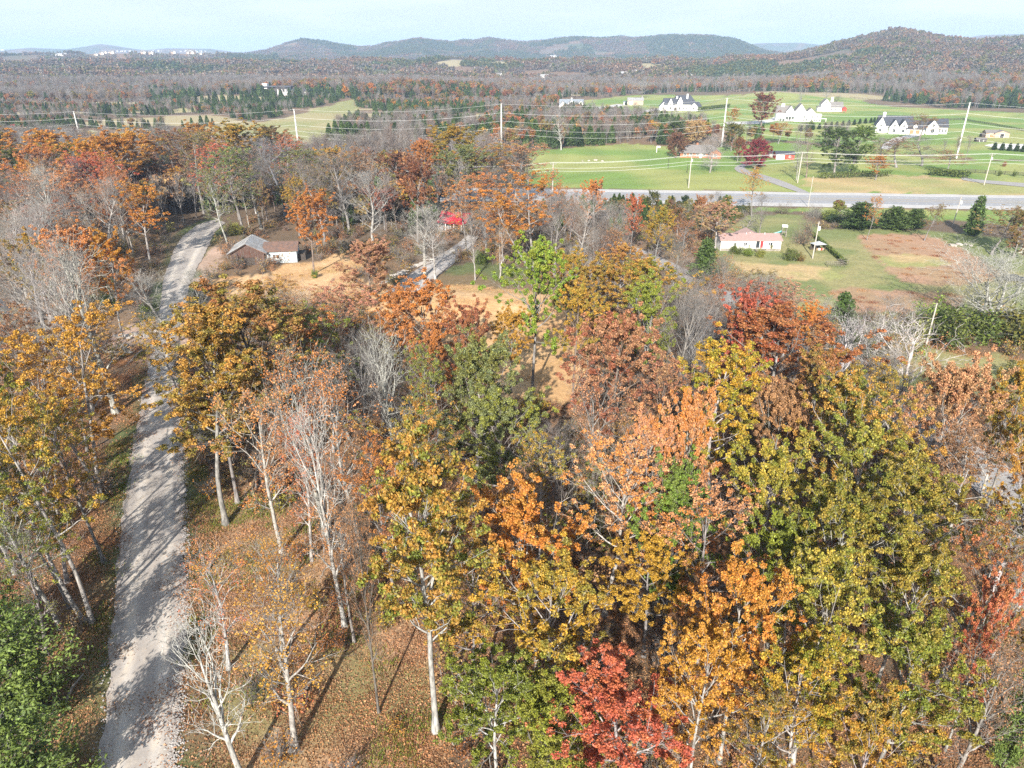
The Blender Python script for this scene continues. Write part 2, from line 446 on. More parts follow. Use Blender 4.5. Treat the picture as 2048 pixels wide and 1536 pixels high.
PROTO = {}     # kind -> list of (branches, crown, height, crown radius, height of the crown's middle)
def reg(kind, meshes, H, R, mid): PROTO.setdefault(kind, []).append((*meshes, H, R, mid))
for s in range(4): reg('round', make_tree(10 + s, 18, 5.6, 0.44, 17, 7, 5, leaves=58, leaf=0.14, clr=.40, leafprob=.85), 18, 5.9, 12.8)
for s in range(3): reg('tall', make_tree(20 + s, 23, 4.3, 0.40, 20, 6, 5, leaves=52, leaf=0.14, shape='oval', clr=.40, leafprob=.88), 23, 4.3, 15.5)
for s in range(3): reg('airy', make_tree(30 + s, 22, 4.8, 0.42, 16, 7, 5, 1, leaves=28, leaf=0.135, shape='oval', leafprob=.62, clr=.38, r_min=.014), 22, 4.8, 15)
for s in range(2): reg('fork', make_tree(120 + s, 24, 5.2, 0.42, 20, 6, 5, leaves=48, leaf=0.14, shape='oval', clr=.40, leafprob=.75, stems=2, trunk_r=.34), 24, 5.6, 16)
for s in range(2): reg('wisp', make_tree(40 + s, 17, 4.2, 0.32, 14, 7, 5, 1, leaves=12, leaf=0.12, shape='vase', leafprob=.5, clr=.5, r_min=.013), 17, 4.2, 11)
for s in range(4): reg('bare', make_tree(50 + s, 19, 4.6, 0.30, 17, 7, 6, 4, leaves=0, shape='vase' if s % 2 else 'round', r_min=.011, wob=.09, upl=.07), 19, 4.8, 12)
for s in range(2): reg('snag', make_tree(60 + s, 14, 4.2, 0.28, 13, 6, 4, 1, leaves=0, shape='vase', r_min=.024, wob=.16, trunk_r=.3, upl=.06, k4len=.8), 14, 4.4, 9)
for s in range(2): reg('spread', make_tree(70 + s, 11, 6.5, 0.22, 24, 8, 6, 2, leaves=0, shape='round', r_min=.019, wob=.17, trunk_r=.42, upl=.06, stems=3), 11, 6.8, 6.5)
for s in range(3): reg('cedar', make_cedar(80 + s, 10, 2.5), 10, 2.5, 4.4)
for s in range(2): reg('shaggy', make_cedar(88 + s, 9, 3.1, 7000, .2), 9, 3.2, 3.8)
reg('pine', make_tree(90, 17, 5.0, 0.16, 20, 8, 5, leaves=30, leaf=0.17, clr=.45, shape='round'), 17, 5.2, 9.5)
reg('orb', make_tree(130, 10, 5.2, 0.05, 24, 8, 6, leaves=44, leaf=0.15, clr=.5, upl=.03), 10, 5.4, 5.2)
for s in range(2): reg('bigcedar', make_cedar(84 + s, 13, 4.0, 11000, .15), 13, 4.2, 5.6)
for s in range(3): reg('bush', make_bush(95 + s), 2.8, 2.2, 1.3)
for s in range(2): reg('brush', make_bush(100 + s, 3.6, 2.2, 500, 0.13, 16, True), 3.8, 2.4, 1.8)
for s in range(2): reg('dense', make_tree(110 + s, 15, 5.6, 0.14, 20, 8, 6, leaves=48, leaf=0.14, clr=.42), 15, 5.9, 8.6)

PAL = dict(orange=(.50,.185,.035), gold=(.45,.245,.03), amber=(.47,.24,.045), rust=(.36,.155,.06), russet=(.27,.092,.05), yelgreen=(.215,.235,.025),
           green=(.15,.185,.03), bright=(.145,.225,.026), canopy=(.165,.19,.028), tips=(.35,.25,.04), olive=(.21,.185,.035), greygreen=(.16,.19,.085), peach=(.54,.27,.13), tan=(.37,.21,.10),
           coral=(.52,.125,.07), crimson=(.32,.02,.05), cedar=(.05,.085,.022), redorange=(.42,.13,.05), palegold=(.46,.36,.16), brown=(.22,.115,.06),
           maroon=(.14,.055,.04), pinkish=(.42,.20,.14), cedar2=(.085,.13,.03), lime=(.15,.20,.04), darkgreen=(.035,.06,.02))
BARKC = dict(grey=(.25,.232,.215), pale=(.34,.32,.29), white=(.40,.38,.345), bleached=(.54,.52,.48), dark=(.13,.115,.10), brown=(.22,.17,.14), blue=(.28,.28,.29))
NAMES = dict(round='broadleaf_tree', tall='broadleaf_tree', airy='broadleaf_tree', orb='broadleaf_tree', fork='broadleaf_tree', wisp='young_tree', bare='bare_tree', snag='bare_tree', spread='bare_tree',
             cedar='cedar_tree', bigcedar='cedar_tree', shaggy='cedar_tree', pine='pine_tree', bush='bush', brush='bush', dense='broadleaf_tree')
rgT = np.random.default_rng(99)
tree_xy = []
def plant(kind, x, y, H, R, pa, pb, bark, label, group=None, z=None, rot=None, cat=None, tilt=(0, 0)):
    opts = PROTO[kind]; b, c, H0, R0, mid = opts[int(rgT.integers(len(opts)))]
    if z is None: z = float(gz(x, y))
    cat = cat or ('bush' if kind in ('bush', 'brush') else 'tree')
    e = root(NAMES[kind], (x, y, z - 0.03), label, cat, group, float(rgT.uniform(0, 6.28)) if rot is None else rot)
    e.rotation_euler[0] = tilt[0]; e.rotation_euler[1] = tilt[1]
    e.scale = (R / R0, R / R0, H / H0)
    def jit(col, s=.10):
        k = 1 + rgT.normal(0, s); return [float(max(0.003, v * k * (1 + rgT.normal(0, s * .3)))) for v in col]
    pc = jit(BARKC[bark], .07)
    link('trunk' if b[1] else 'stem', b[0], BARK, e, bark=pc)
    if b[1]: link('branches', b[1], BARK, e, bark=pc)
    if c is not None:
        link('crown', c, NEEDLE if kind in ('cedar', 'bigcedar', 'shaggy', 'pine') else LEAF, e, leaf_a=jit(PAL[pa]), leaf_b=jit(PAL[pb]))
    tree_xy.append((x, y, R))
    return e
# ------------------------------------------------------------------ ground zones (outlines read from the photograph, laid on the terrain)
def world_poly(pts): return np.array([tuple(at(px, py))[:2] for px, py in pts])
VERGE = []
def inside(P, x, y):
    x = np.asarray(x, float); y = np.asarray(y, float); c = np.zeros(x.shape, bool)
    j = len(P) - 1
    for i in range(len(P)):
        xi, yi = P[i]; xj, yj = P[j]
        if yi != yj:
            c ^= ((yi > y) != (yj > y)) & (x < (xj - xi) * (y - yi) / (yj - yi) + xi)
        j = i
    return c
ZP = {k: world_poly(v) for k, v in dict(
    lawn_main=[(985,330),(1000,308),(1060,300),(1150,296),(1240,288),(1335,292),(1420,296),(1500,290),(1560,284),(1640,292),(1720,300),(1900,320),(2200,322),(2300,392),(2048,391),(1640,386),(1250,379),(1100,376),(985,352)],
    verge_tan=[(1600,368),(1640,352),(1720,346),(1850,352),(1960,362),(2250,372),(2250,398),(2048,392),(1640,385)],
    estate=[(1150,205),(1250,192),(1450,192),(1700,196),(1800,214),(2048,226),(2400,244),(2400,318),(2048,322),(1900,316),(1740,304),(1700,290),(1560,280),(1480,284),(1470,262),(1360,250),(1290,240),(1200,235),(1150,222)],
    back_field=[(370,256),(440,252),(520,246),(580,234),(640,216),(700,199),(712,214),(690,250),(655,280),(600,290),(540,276),(420,268)],
    left_field=[(100,268),(170,262),(255,266),(262,288),(200,300),(120,300)],
    small_field=[(350,218),(400,214),(405,222),(350,226)],
    mid_strip=[(860,240),(960,228),(1085,236),(1090,244),(1000,246),(900,250)],
    mid_strip_b=[(700,290),(820,284),(940,292),(980,320),(900,312),(760,300)],
    yard=[(1420,486),(1440,520),(1460,545),(1560,580),(1600,640),(1720,642),(1880,625),(2048,640),(2300,660),(2300,560),(2100,520),(2010,478),(1940,466),(1830,460),(1720,456),(1640,458),(1600,430),(1500,428)],
    verge_near=[(1440,414),(1560,415),(2048,422),(2400,430),(2400,462),(2048,452),(1950,444),(1880,440),(1700,430),(1600,424),(1440,424)],
    red_field=[(1712,470),(1850,468),(1895,486),(1960,516),(2005,546),(1980,562),(1920,574),(1810,565),(1770,540),(1740,505)],
    tan_mid=[(1752,512),(1800,508),(1880,515),(1900,528),(1830,536),(1772,532)],
    tan_strip=[(1462,521),(1530,526),(1600,530),(1660,538),(1695,554),(1650,562),(1560,556),(1475,540)],
    low_red=[(1655,582),(1700,574),(1800,582),(1930,590),(1920,614),(1800,624),(1700,625)],
    glade=[(1740,735),(1850,690),(1960,705),(2048,712),(2300,730),(2300,850),(2048,800),(1960,790),(1880,790),(1780,800)],
    straw=[(425,560),(560,548),(660,562),(700,556),(800,566),(1000,570),(1130,600),(1180,650),(1200,760),(1140,800),(960,800),(940,740),(900,690),(760,640),(640,610),(440,600)],
    straw_b=[(540,530),(640,520),(690,500),(740,520),(700,560),(560,560)],
    glade_green=[(850,570),(905,535),(960,520),(1060,535),(1130,570),(1000,574)],
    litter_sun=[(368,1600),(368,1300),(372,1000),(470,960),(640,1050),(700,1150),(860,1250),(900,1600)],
    verge_left=[(150,1600),(190,1300),(215,1100),(232,960),(262,820),(282,760),(262,830),(235,1000),(225,1250),(205,1400),(190,1600)],
    farm_tan=[(1150,296),(1240,288),(1320,294),(1310,316),(1220,322),(1160,312)],
    road_shoulder=[(392,566),(398,540),(410,515),(425,492),(440,486),(442,500),(432,530),(420,560),(405,580)],
    culvert_flat=[(205,695),(245,655),(320,632),(400,618),(400,690),(330,712),(230,716),(300,735),(345,728),(350,690)],
).items()}
ROADS = dict(
    gravel_road=([(196,1600),(203,1500),(213,1400),(224,1250),(240,1100),(254,960),(272,860),(290,775),(298,720),(305,670),(322,610),(326,560),(340,520),(352,490),(374,464),(402,446),(434,438)],
                 [(350,1600),(350,1500),(362,1400),(369,1250),(371,1100),(368,960),(362,860),(352,775),(345,720),(350,670),(368,615),(380,566),(398,528),(416,496),(424,474),(436,456),(452,446)]),
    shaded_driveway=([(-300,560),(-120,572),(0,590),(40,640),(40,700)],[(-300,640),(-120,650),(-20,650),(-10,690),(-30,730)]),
    gravel_drive=([(770,585),(792,568),(832,540),(878,512),(916,488),(935,470)],[(850,585),(856,568),(890,540),(926,512),(950,490),(956,472)]),
    side_lane=([(1215,478),(1262,490),(1315,512),(1370,538),(1420,560),(1480,592),(1560,640),(1660,705),(1780,775),(1900,860),(2048,955),(2200,1060)],
               [(1200,486),(1250,500),(1300,525),(1350,552),(1400,580),(1455,612),(1530,662),(1620,732),(1740,812),(1860,905),(2000,1020),(2150,1130)]),
    highway=([(700,372),(900,375),(1100,377.5),(1250,379.5),(1500,383),(1750,386.5),(2048,391),(2500,398)],
             [(700,402),(900,403.5),(1100,406),(1250,408.5),(1500,412),(1750,416),(2048,420.5),(2500,428)]),
    ranch_driveway=([(1600,386),(1560,372),(1500,352),(1470,342),(1468,334),(1488,327)],[(1622,387),(1582,368),(1530,350),(1492,340),(1488,334),(1500,328)]),
    estate_lane=([(1920,354),(1960,360),(2048,366),(2300,384)],[(1925,360),(1960,366),(2048,374),(2300,395)]),
    farmhouse_drive=([(1450,244),(1500,243),(1535,240),(1548,234)],[(1455,249),(1505,249),(1545,245),(1562,236)]),
    manor_driveway=([(1255,230),(1280,222),(1310,217),(1350,215)],[(1262,233),(1290,225),(1318,220),(1352,218)]),
    cottage_driveway=([(1165,218),(1200,214),(1235,208)],[(1180,222),(1215,216),(1250,210)]),
    lodge_driveway=([(1760,297),(1768,286),(1790,275),(1830,268)],[(1778,300),(1790,288),(1815,277),(1845,271)]),
    farm_track=([(655,280),(668,262),(690,246)],[(664,281),(678,263),(697,247)]),
)
def resample(P, n):
    P = np.asarray(P, float); d = np.r_[0, np.cumsum(np.hypot(*np.diff(P, axis=0).T))]
    t = np.linspace(0, d[-1], n)
    return np.stack([np.interp(t, d, P[:, 0]), np.interp(t, d, P[:, 1])], 1)
def smooth_line(P, k=2):
    P = np.asarray(P, float)
    for _ in range(k):
        Q = [P[0]]
        for a, b in zip(P[:-1], P[1:]): Q += [a * .75 + b * .25, a * .25 + b * .75]
        Q.append(P[-1]); P = np.array(Q)
    return P
ROADW = {}
for k, (a, b) in ROADS.items():
    wa = smooth_line([tuple(at(*p))[:2] for p in a]); wb = smooth_line([tuple(at(*p))[:2] for p in b])
    ln = np.hypot(*np.diff(wa, axis=0).T).sum(); n = int(min(260, max(12, ln / 1.3)))
    ROADW[k] = (resample(wa, n), resample(wb, n))
ROADPOLY = {k: np.concatenate([a, b[::-1]]) for k, (a, b) in ROADW.items()}
_a, _b = ROADW['gravel_road']; _d = (_b - _a) / np.hypot(*(_b - _a).T)[:, None]
VERGE.append(np.concatenate([_a - _d * 3.6, (_b + _d * 3.4)[::-1]]))
def in_road(x, y, keys=None):
    m = np.zeros(np.shape(x), bool)
    for k, P in ROADPOLY.items():
        if keys is None or k in keys: m |= inside(P, x, y)
    return m
def gz_ground(x, y): return gz(x, y)

# zone code per point: 0 wood, 1 lawn, 2 pasture, 3 straw, 4 dry field, 5 litter
def zone(x, y):
    r = np.hypot(x, y)
    jx = x + (fbm(x / (1.5 + r * .012), y / (1.5 + r * .012), 3) - .5) * (1.5 + r * .02)
    jy = y + (fbm(x / (1.5 + r * .012) + 40, y / (1.5 + r * .012) + 7, 3) - .5) * (2.5 + r * .035)
    z = np.zeros(np.shape(x), int)
    sx = x + (fbm(x / 4., y / 4., 3) - .5) * (.6 + r * .004); sy = y + (fbm(x / 4. + 40, y / 4., 3) - .5) * (.6 + r * .006); tidy = ('yard', 'red_field', 'tan_mid', 'tan_strip', 'low_red', 'lawn_main', 'verge_near')
    for k, code in (('litter_sun', 5), ('VERGE', 6), ('verge_left', 6), ('lawn_main', 1), ('estate', 1), ('back_field', 2), ('left_field', 2), ('small_field', 2), ('mid_strip', 2), ('mid_strip_b', 2), ('farm_tan', 1),
                    ('yard', 7), ('verge_near', 1), ('verge_tan', 4), ('red_field', 8), ('tan_mid', 4), ('tan_strip', 4), ('low_red', 8), ('glade', 7),
                    ('straw', 3), ('straw_b', 3), ('road_shoulder', 9), ('glade_green', 6), ('culvert_flat', 9)):
        if k == 'VERGE': z[inside(VERGE[0], jx * .5 + sx * .5, jy * .3 + sy * .7)] = code; continue
        z[inside(ZP[k], sx, sy) if k in tidy else inside(ZP[k], jx, jy)] = code
    return z
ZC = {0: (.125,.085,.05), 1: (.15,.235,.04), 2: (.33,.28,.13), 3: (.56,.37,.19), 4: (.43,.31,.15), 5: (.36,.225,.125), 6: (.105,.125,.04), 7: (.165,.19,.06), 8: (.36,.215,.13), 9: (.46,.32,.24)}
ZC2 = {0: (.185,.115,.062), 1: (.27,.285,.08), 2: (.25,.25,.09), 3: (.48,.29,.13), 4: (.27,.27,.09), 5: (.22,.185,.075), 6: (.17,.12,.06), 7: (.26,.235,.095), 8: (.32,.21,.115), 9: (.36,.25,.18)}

def clearing(x, y):
    """small pale fields scattered through the far woods"""
    r = np.hypot(x, y)
    return (fbm(x / 130. + 2.2, y / 95. + 8.1, 2) > .735) & (r > 620) & (r < 2500)
def build_ground():
    rings = [0.0] + list(26 * 1.0135 ** np.arange(0, 452))
    rings = np.array(rings); rings = rings[rings < 10900]
    azf = np.radians(np.linspace(-47, 47, 340)); azc = np.radians(np.linspace(47, 313, 42))[1:-1]
    az = np.concatenate([azf, azc]); na, nr = len(az), len(rings)
    A, Rr = np.meshgrid(az, rings)
    X = Rr * np.sin(A); Y = Rr * np.cos(A); Z = gz(X, Y)
    Zn = zone(X.ravel(), Y.ravel()).reshape(X.shape)
    road = in_road(X.ravel(), Y.ravel()).reshape(X.shape)
    Z = Z - 0.10 * road
    big = fbm(X / 9.0, Y / 9.0, 4)[..., None]; fine = fbm(X / 45.0 + 9, Y / 28.0, 4)[..., None]
    c1 = np.array([ZC[i] for i in range(10)])[Zn]; c2 = np.array([ZC2[i] for i in range(10)])[Zn]
    w = sstep(.38, .62, np.where(Rr[..., None] > 220, fine, big))
    colr = c1 * (1 - w) + c2 * w
    # far hills: woods seen only as a texture of crowns
    stripe = 1 + .07 * np.sin((X * .35 + Y) * 1.1 + 3 * fbm(X / 30., Y / 30., 2)) * np.isin(Zn, [1, 2, 7, 4, 8]); colr = colr * stripe[..., None]
    far = sstep(900, 1500, Rr)[..., None] * (Zn == 0)[..., None]
    t = fbm(X / 60.0, Y / 60.0 + 7, 4)[..., None]; t2 = fbm(X / 190.0 + 3, Y / 190.0, 3)[..., None]
    fcol = np.array([.135,.10,.07]) * (1 - sstep(.42, .6, t)) + np.array([.19,.11,.06]) * sstep(.42, .6, t)
    fcol = fcol * (1 - sstep(.52, .64, t2)) + np.array([.075,.09,.04]) * sstep(.52, .64, t2)
    colr = colr * (1 - far) + fcol * far
    cl = (clearing(X, Y) & (Zn == 0))[..., None]; colr = np.where(cl, np.array([.34, .28, .15]), colr)
    V = np.stack([X, Y, Z], -1).reshape(-1, 3); Cc = colr.reshape(-1, 3)
    idx = np.arange(na * nr).reshape(nr, na); nx = np.roll(idx, -1, axis=1)
    F = np.stack([idx[:-1], nx[:-1], nx[1:], idx[1:]], -1).reshape(-1, 4)
    cen = V[F].mean(1); zf = Zn.ravel()[F[:, 0]]
    m, n, l, bs, out = new_mat("ground")
    a = n.new("ShaderNodeAttribute"); a.attribute_name = 'tone'
    s1 = mrange(n, l, noise(n, l, 0.9, 6, 0.7), .3, .7, 0.72, 1.25)
    s2 = mrange(n, l, noise(n, l, 7.0, 3, 0.7), .3, .7, 0.72, 1.3)
    mu = n.new("ShaderNodeMath"); mu.operation = 'MULTIPLY'; l.new(s1, mu.inputs[0]); l.new(s2, mu.inputs[1])
    cc = n.new("ShaderNodeCombineColor")
    for i in range(3): l.new(mu.outputs[0], cc.inputs[i])
    c = mixc(n, l, 1.0, a.outputs['Vector'], cc.outputs[0], 'MULTIPLY')
    l.new(c, bs.inputs['Base Color']); bs.inputs['Roughness'].default_value = 0.95
    bp = n.new("ShaderNodeBump"); bp.inputs['Strength'].default_value = 0.6; bp.inputs['Distance'].default_value = 0.12
    l.new(noise(n, l, 3.0, 5, 0.7), bp.inputs['Height']); l.new(bp.outputs[0], bs.inputs['Normal'])
    groups = {'ground': [0, 5, 6, 9], 'lawn': [1, 7], 'pasture': [2, 4], 'straw_ground': [3], 'dry_field': [8]}
    for name, codes in groups.items():
        sel = F[np.isin(zf, codes)]
        if not len(sel): continue
        used, inv = np.unique(sel, return_inverse=True)
        me = fast_mesh(name, V[used], inv.reshape(sel.shape), {'tone': Cc[used]}, smooth=True)
        link(name, me, m, kind='structure')
build_ground()

# ------------------------------------------------------------------ roads
def gravel_mat(name, c1, c2, c3, track=True):
    m, n, l, bs, out = new_mat(name)
    u = n.new("ShaderNodeAttribute"); u.attribute_name = 'across'
    f = mrange(n, l, noise(n, l, 0.35, 5, .6), .35, .65)
    c = mixc(n, l, f, c1, c2)
    f2 = mrange(n, l, noise(n, l, 1.6, 4, .6, None, (1, .25, 1)), .45, .7)
    c = mixc(n, l, f2, c, c3)
    if track:   # pale wheel tracks and a browner crown and edges
        w = n.new("ShaderNodeTexWave"); mp = n.new("ShaderNodeMath"); mp.operation = 'MULTIPLY'
        e = mrange(n, l, u.outputs['Fac'], .8, 1.0, 0, .7); nz = mrange(n, l, noise(n, l, .8, 4, .7), .35, .6)
        mp.inputs[1].default_value = 1; l.new(e, mp.inputs[0]); l.new(nz, mp.inputs[1])
        c = mixc(n, l, mp.outputs[0], c, (.26, .17, .11))
        t_ = n.new("ShaderNodeMath"); t_.operation = 'SUBTRACT'; l.new(u.outputs['Fac'], t_.inputs[0]); t_.inputs[1].default_value = .47
        ab = n.new("ShaderNodeMath"); ab.operation = 'ABSOLUTE'; l.new(t_.outputs[0], ab.inputs[0])
        off = mrange(n, l, ab.outputs[0], .07, .24, 0, .95); nb = mrange(n, l, noise(n, l, .5, 5, .7), .3, .65, .35, 1)
        mq = n.new("ShaderNodeMath"); mq.operation = 'MULTIPLY'; l.new(off, mq.inputs[0]); l.new(nb, mq.inputs[1])
        c = mixc(n, l, mq.outputs[0], c, (.30, .27, .245))
    s = mrange(n, l, noise(n, l, 9, 2, .7), .3, .7, .90, 1.09)
    cc = n.new("ShaderNodeCombineColor")
    for i in range(3): l.new(s, cc.inputs[i])
    c = mixc(n, l, 1, c, cc.outputs[0], 'MULTIPLY')
    l.new(c, bs.inputs['Base Color']); bs.inputs['Roughness'].default_value = .92
    bp = n.new("ShaderNodeBump"); bp.inputs['Strength'].default_value = .3; bp.inputs['Distance'].default_value = .04
    l.new(noise(n, l, 6, 4, .6), bp.inputs['Height']); l.new(bp.outputs[0], bs.inputs['Normal'])
    return m
GRAVEL = gravel_mat("gravel_surface", (.52,.475,.42), (.43,.395,.355), (.57,.49,.39))
GRAVEL2 = gravel_mat("pale_gravel", (.50,.48,.46), (.42,.40,.38), (.52,.46,.38))
LANE = gravel_mat("old_asphalt", (.30,.30,.30), (.24,.24,.25), (.34,.32,.29))
ASPH = plain("highway_asphalt", (.31,.31,.315), .85, .06, .05, col2=(.27,.27,.28), stretch=(.2, 3, 1))
SHOULDER = plain("highway_shoulder", (.48,.46,.44), .9, .08, .3)
CONC = plain("pale_concrete", (.55,.53,.50), .85, .1, .5)
PAINTW = plain("road_paint_white", (.72,.72,.70), .6, .12, 1.5)
PAINTY = plain("road_paint_yellow", (.62,.40,.05), .6, .12, 1.5)
def strip(name, A, B, mat, dz=0.05, m=9, jag=0.0, **props):
    n = len(A); t = np.linspace(0, 1, m)
    P = A[:, None, :] * (1 - t)[None, :, None] + B[:, None, :] * t[None, :, None]
    if jag:
        W = np.hypot(*(B - A).T)
        for side in (0, m - 1):
            q = P[:, side]; o = (fbm(q[:, 0] / 1.7, q[:, 1] / 1.7, 3) - .5) * jag
            d = (B - A) / W[:, None] * (1 if side else -1)
            P[:, side] += d * o[:, None]
    Z = gz(P[..., 0], P[..., 1]) + dz
    V = np.concatenate([P, Z[..., None]], -1).reshape(-1, 3)
    i = np.arange(n - 1)[:, None] * m; j = np.arange(m - 1)[None, :]
    F = np.stack([i + j, i + j + 1, i + m + j + 1, i + m + j], -1).reshape(-1, 4)
    V2 = np.tile(np.abs(t * 2 - 1), n)
    return link(name, fast_mesh(name, V, F, {'across': V2}, smooth=True), mat, kind='structure', **props)
strip('gravel_road', *ROADW['gravel_road'], GRAVEL, .06, 13, 1.3)
strip('gravel_drive', *ROADW['gravel_drive'], GRAVEL2, .06, 9, .9)
strip('shaded_driveway', *ROADW['shaded_driveway'], plain('shade_toned_asphalt', (.09,.09,.095), .85, .15, .5), .06, 7, .6)  # driveway base colour darkened to stand in for tree shade
strip('side_lane', *ROADW['side_lane'], LANE, .07, 7, .4)
strip('highway', *ROADW['highway'], SHOULDER, .05, 13)
for k in ('ranch_driveway', 'estate_lane'): strip(k, *ROADW[k], LANE, .06, 5, .3)
for k in ('farmhouse_drive', 'manor_driveway', 'cottage_driveway', 'lodge_driveway', 'farm_track'): strip(k, *ROADW[k], CONC, .10, 5, .2)
HA, HB = ROADW['highway']
def lerp_strip(a, b): return HA * (1 - a) + HB * a, HA * (1 - b) + HB * b
strip('highway_lanes', *lerp_strip(.17, .80), ASPH, .058, 9)
def hline(c, w, mat, name, dash=None):
    W = np.hypot(*(HB - HA).T).mean(); a, b = c - w / W / 2, c + w / W / 2
    A, B = lerp_strip(a, b)
    if dash is None: return strip(name, A, B, mat, .066, 2)
    n = 900; A = resample(A, n); B = resample(B, n); V = []; F = []
    for i in range(0, n - 3, dash):
        for q in (A[i], B[i], B[i + 2], A[i + 2]): V.append((q[0], q[1], float(gz(*q)) + .066))
        k = len(V) - 4; F.append((k, k + 1, k + 2, k + 3))
    return link(name, fast_mesh(name, V, np.array(F)), mat, kind='structure')
for c in (.18, .79): hline(c, .5, PAINTW, 'road_marking')
for c in (.425, .545): hline(c, .30, PAINTY, 'road_marking')
for c in (.30, .67): hline(c, .42, PAINTW, 'road_marking', 9)
# ------------------------------------------------------------------ buildings
CLEAR = []
M = dict(
    white=plain("white_siding", (.80,.79,.76), .6, .05, .8), whiteold=plain("faded_white_siding", (.74,.73,.69), .65, .09, .9, col2=(.62,.60,.55)),
    blue=plain("pale_blue_block", (.50,.58,.61), .8, .12, .7, col2=(.38,.44,.46)), brick=plain("orange_brick", (.42,.17,.09), .85, .12, 2.5),
    slate=plain("dark_slate_shingle", (.062,.068,.085), .75, .15, 1.2), grey=plain("grey_shingle", (.20,.185,.175), .85, .12, 1.0), brown=plain("rusty_shingle", (.20,.11,.075), .9, .25, 1.2, col2=(.11,.08,.07)),
    pinkroof=plain("pink_brown_shingle", (.40,.27,.24), .9, .1, 1.5), bluegrey=plain("blue_grey_roof", (.22,.25,.28), .7, .1, 1.0), tin=plain("weathered_tin", (.46,.46,.455), .5, .22, 1.1, metal=.25, col2=(.30,.28,.26), stretch=(1,.25,1)),
    redtin=plain("red_metal_roof", (.40,.012,.03), .45, .12, .8), redwall=plain("red_board_wall", (.55,.06,.035), .7, .12, 1.2), oldwood=plain("weathered_red_wood", (.10,.032,.02), .95, .45, 1.6, col2=(.15,.12,.10), stretch=(3,1,.3)),
    greywood=plain("grey_wood", (.32,.29,.25), .9, .2, 2), darkwood=plain("dark_wood", (.07,.055,.045), .85, .2, 2), glass=plain("window_glass", (.035,.042,.05), .12, .05, 1),
    trim=plain("white_trim", (.78,.77,.74), .6, .05, 2), reddoor=plain("red_door_paint", (.50,.03,.03), .5, .06, 2), orangedoor=plain("orange_wood_door", (.52,.20,.09), .6, .1, 2), dark=plain("dark_opening", (.02,.018,.016), .95, .1, 2),
    galv=plain("galvanised_steel", (.55,.56,.57), .45, .08, 2, metal=.3), polewood=plain("pale_pole_wood", (.50,.46,.41), .85, .14, 1.5, stretch=(1,1,.1)), concrete=plain("pole_concrete", (.62,.61,.58), .8, .06, 1),
    tan=plain("tan_siding", (.46,.34,.25), .75, .1, 1.5), teal=plain("teal_plastic", (.02,.26,.25), .4, .05, 2), stone=plain("limestone", (.52,.47,.41), .9, .18, 2.5, col2=(.36,.32,.28)), rubber=plain("rubber", (.02,.02,.02), .8, .1, 2),
    carpaint=plain("dark_car_paint", (.02,.025,.035), .25, .05, 2, metal=.3), wire=plain("aluminium_cable", (.62,.62,.62), .5, .05, .1), cork=plain("corrugated_pipe", (.12,.11,.10), .6, .1, 3), sand=plain("pale_sand", (.72,.70,.66), .95, .06, .3),
    soil=plain("bare_bark_wood", (.40,.28,.18), .9, .2, 3), lamp=plain("lamp_glass", (.85,.85,.82), .4, .03, 3))
def px_m(px, py): p = at(px, py); return p, depth(p) / FPX
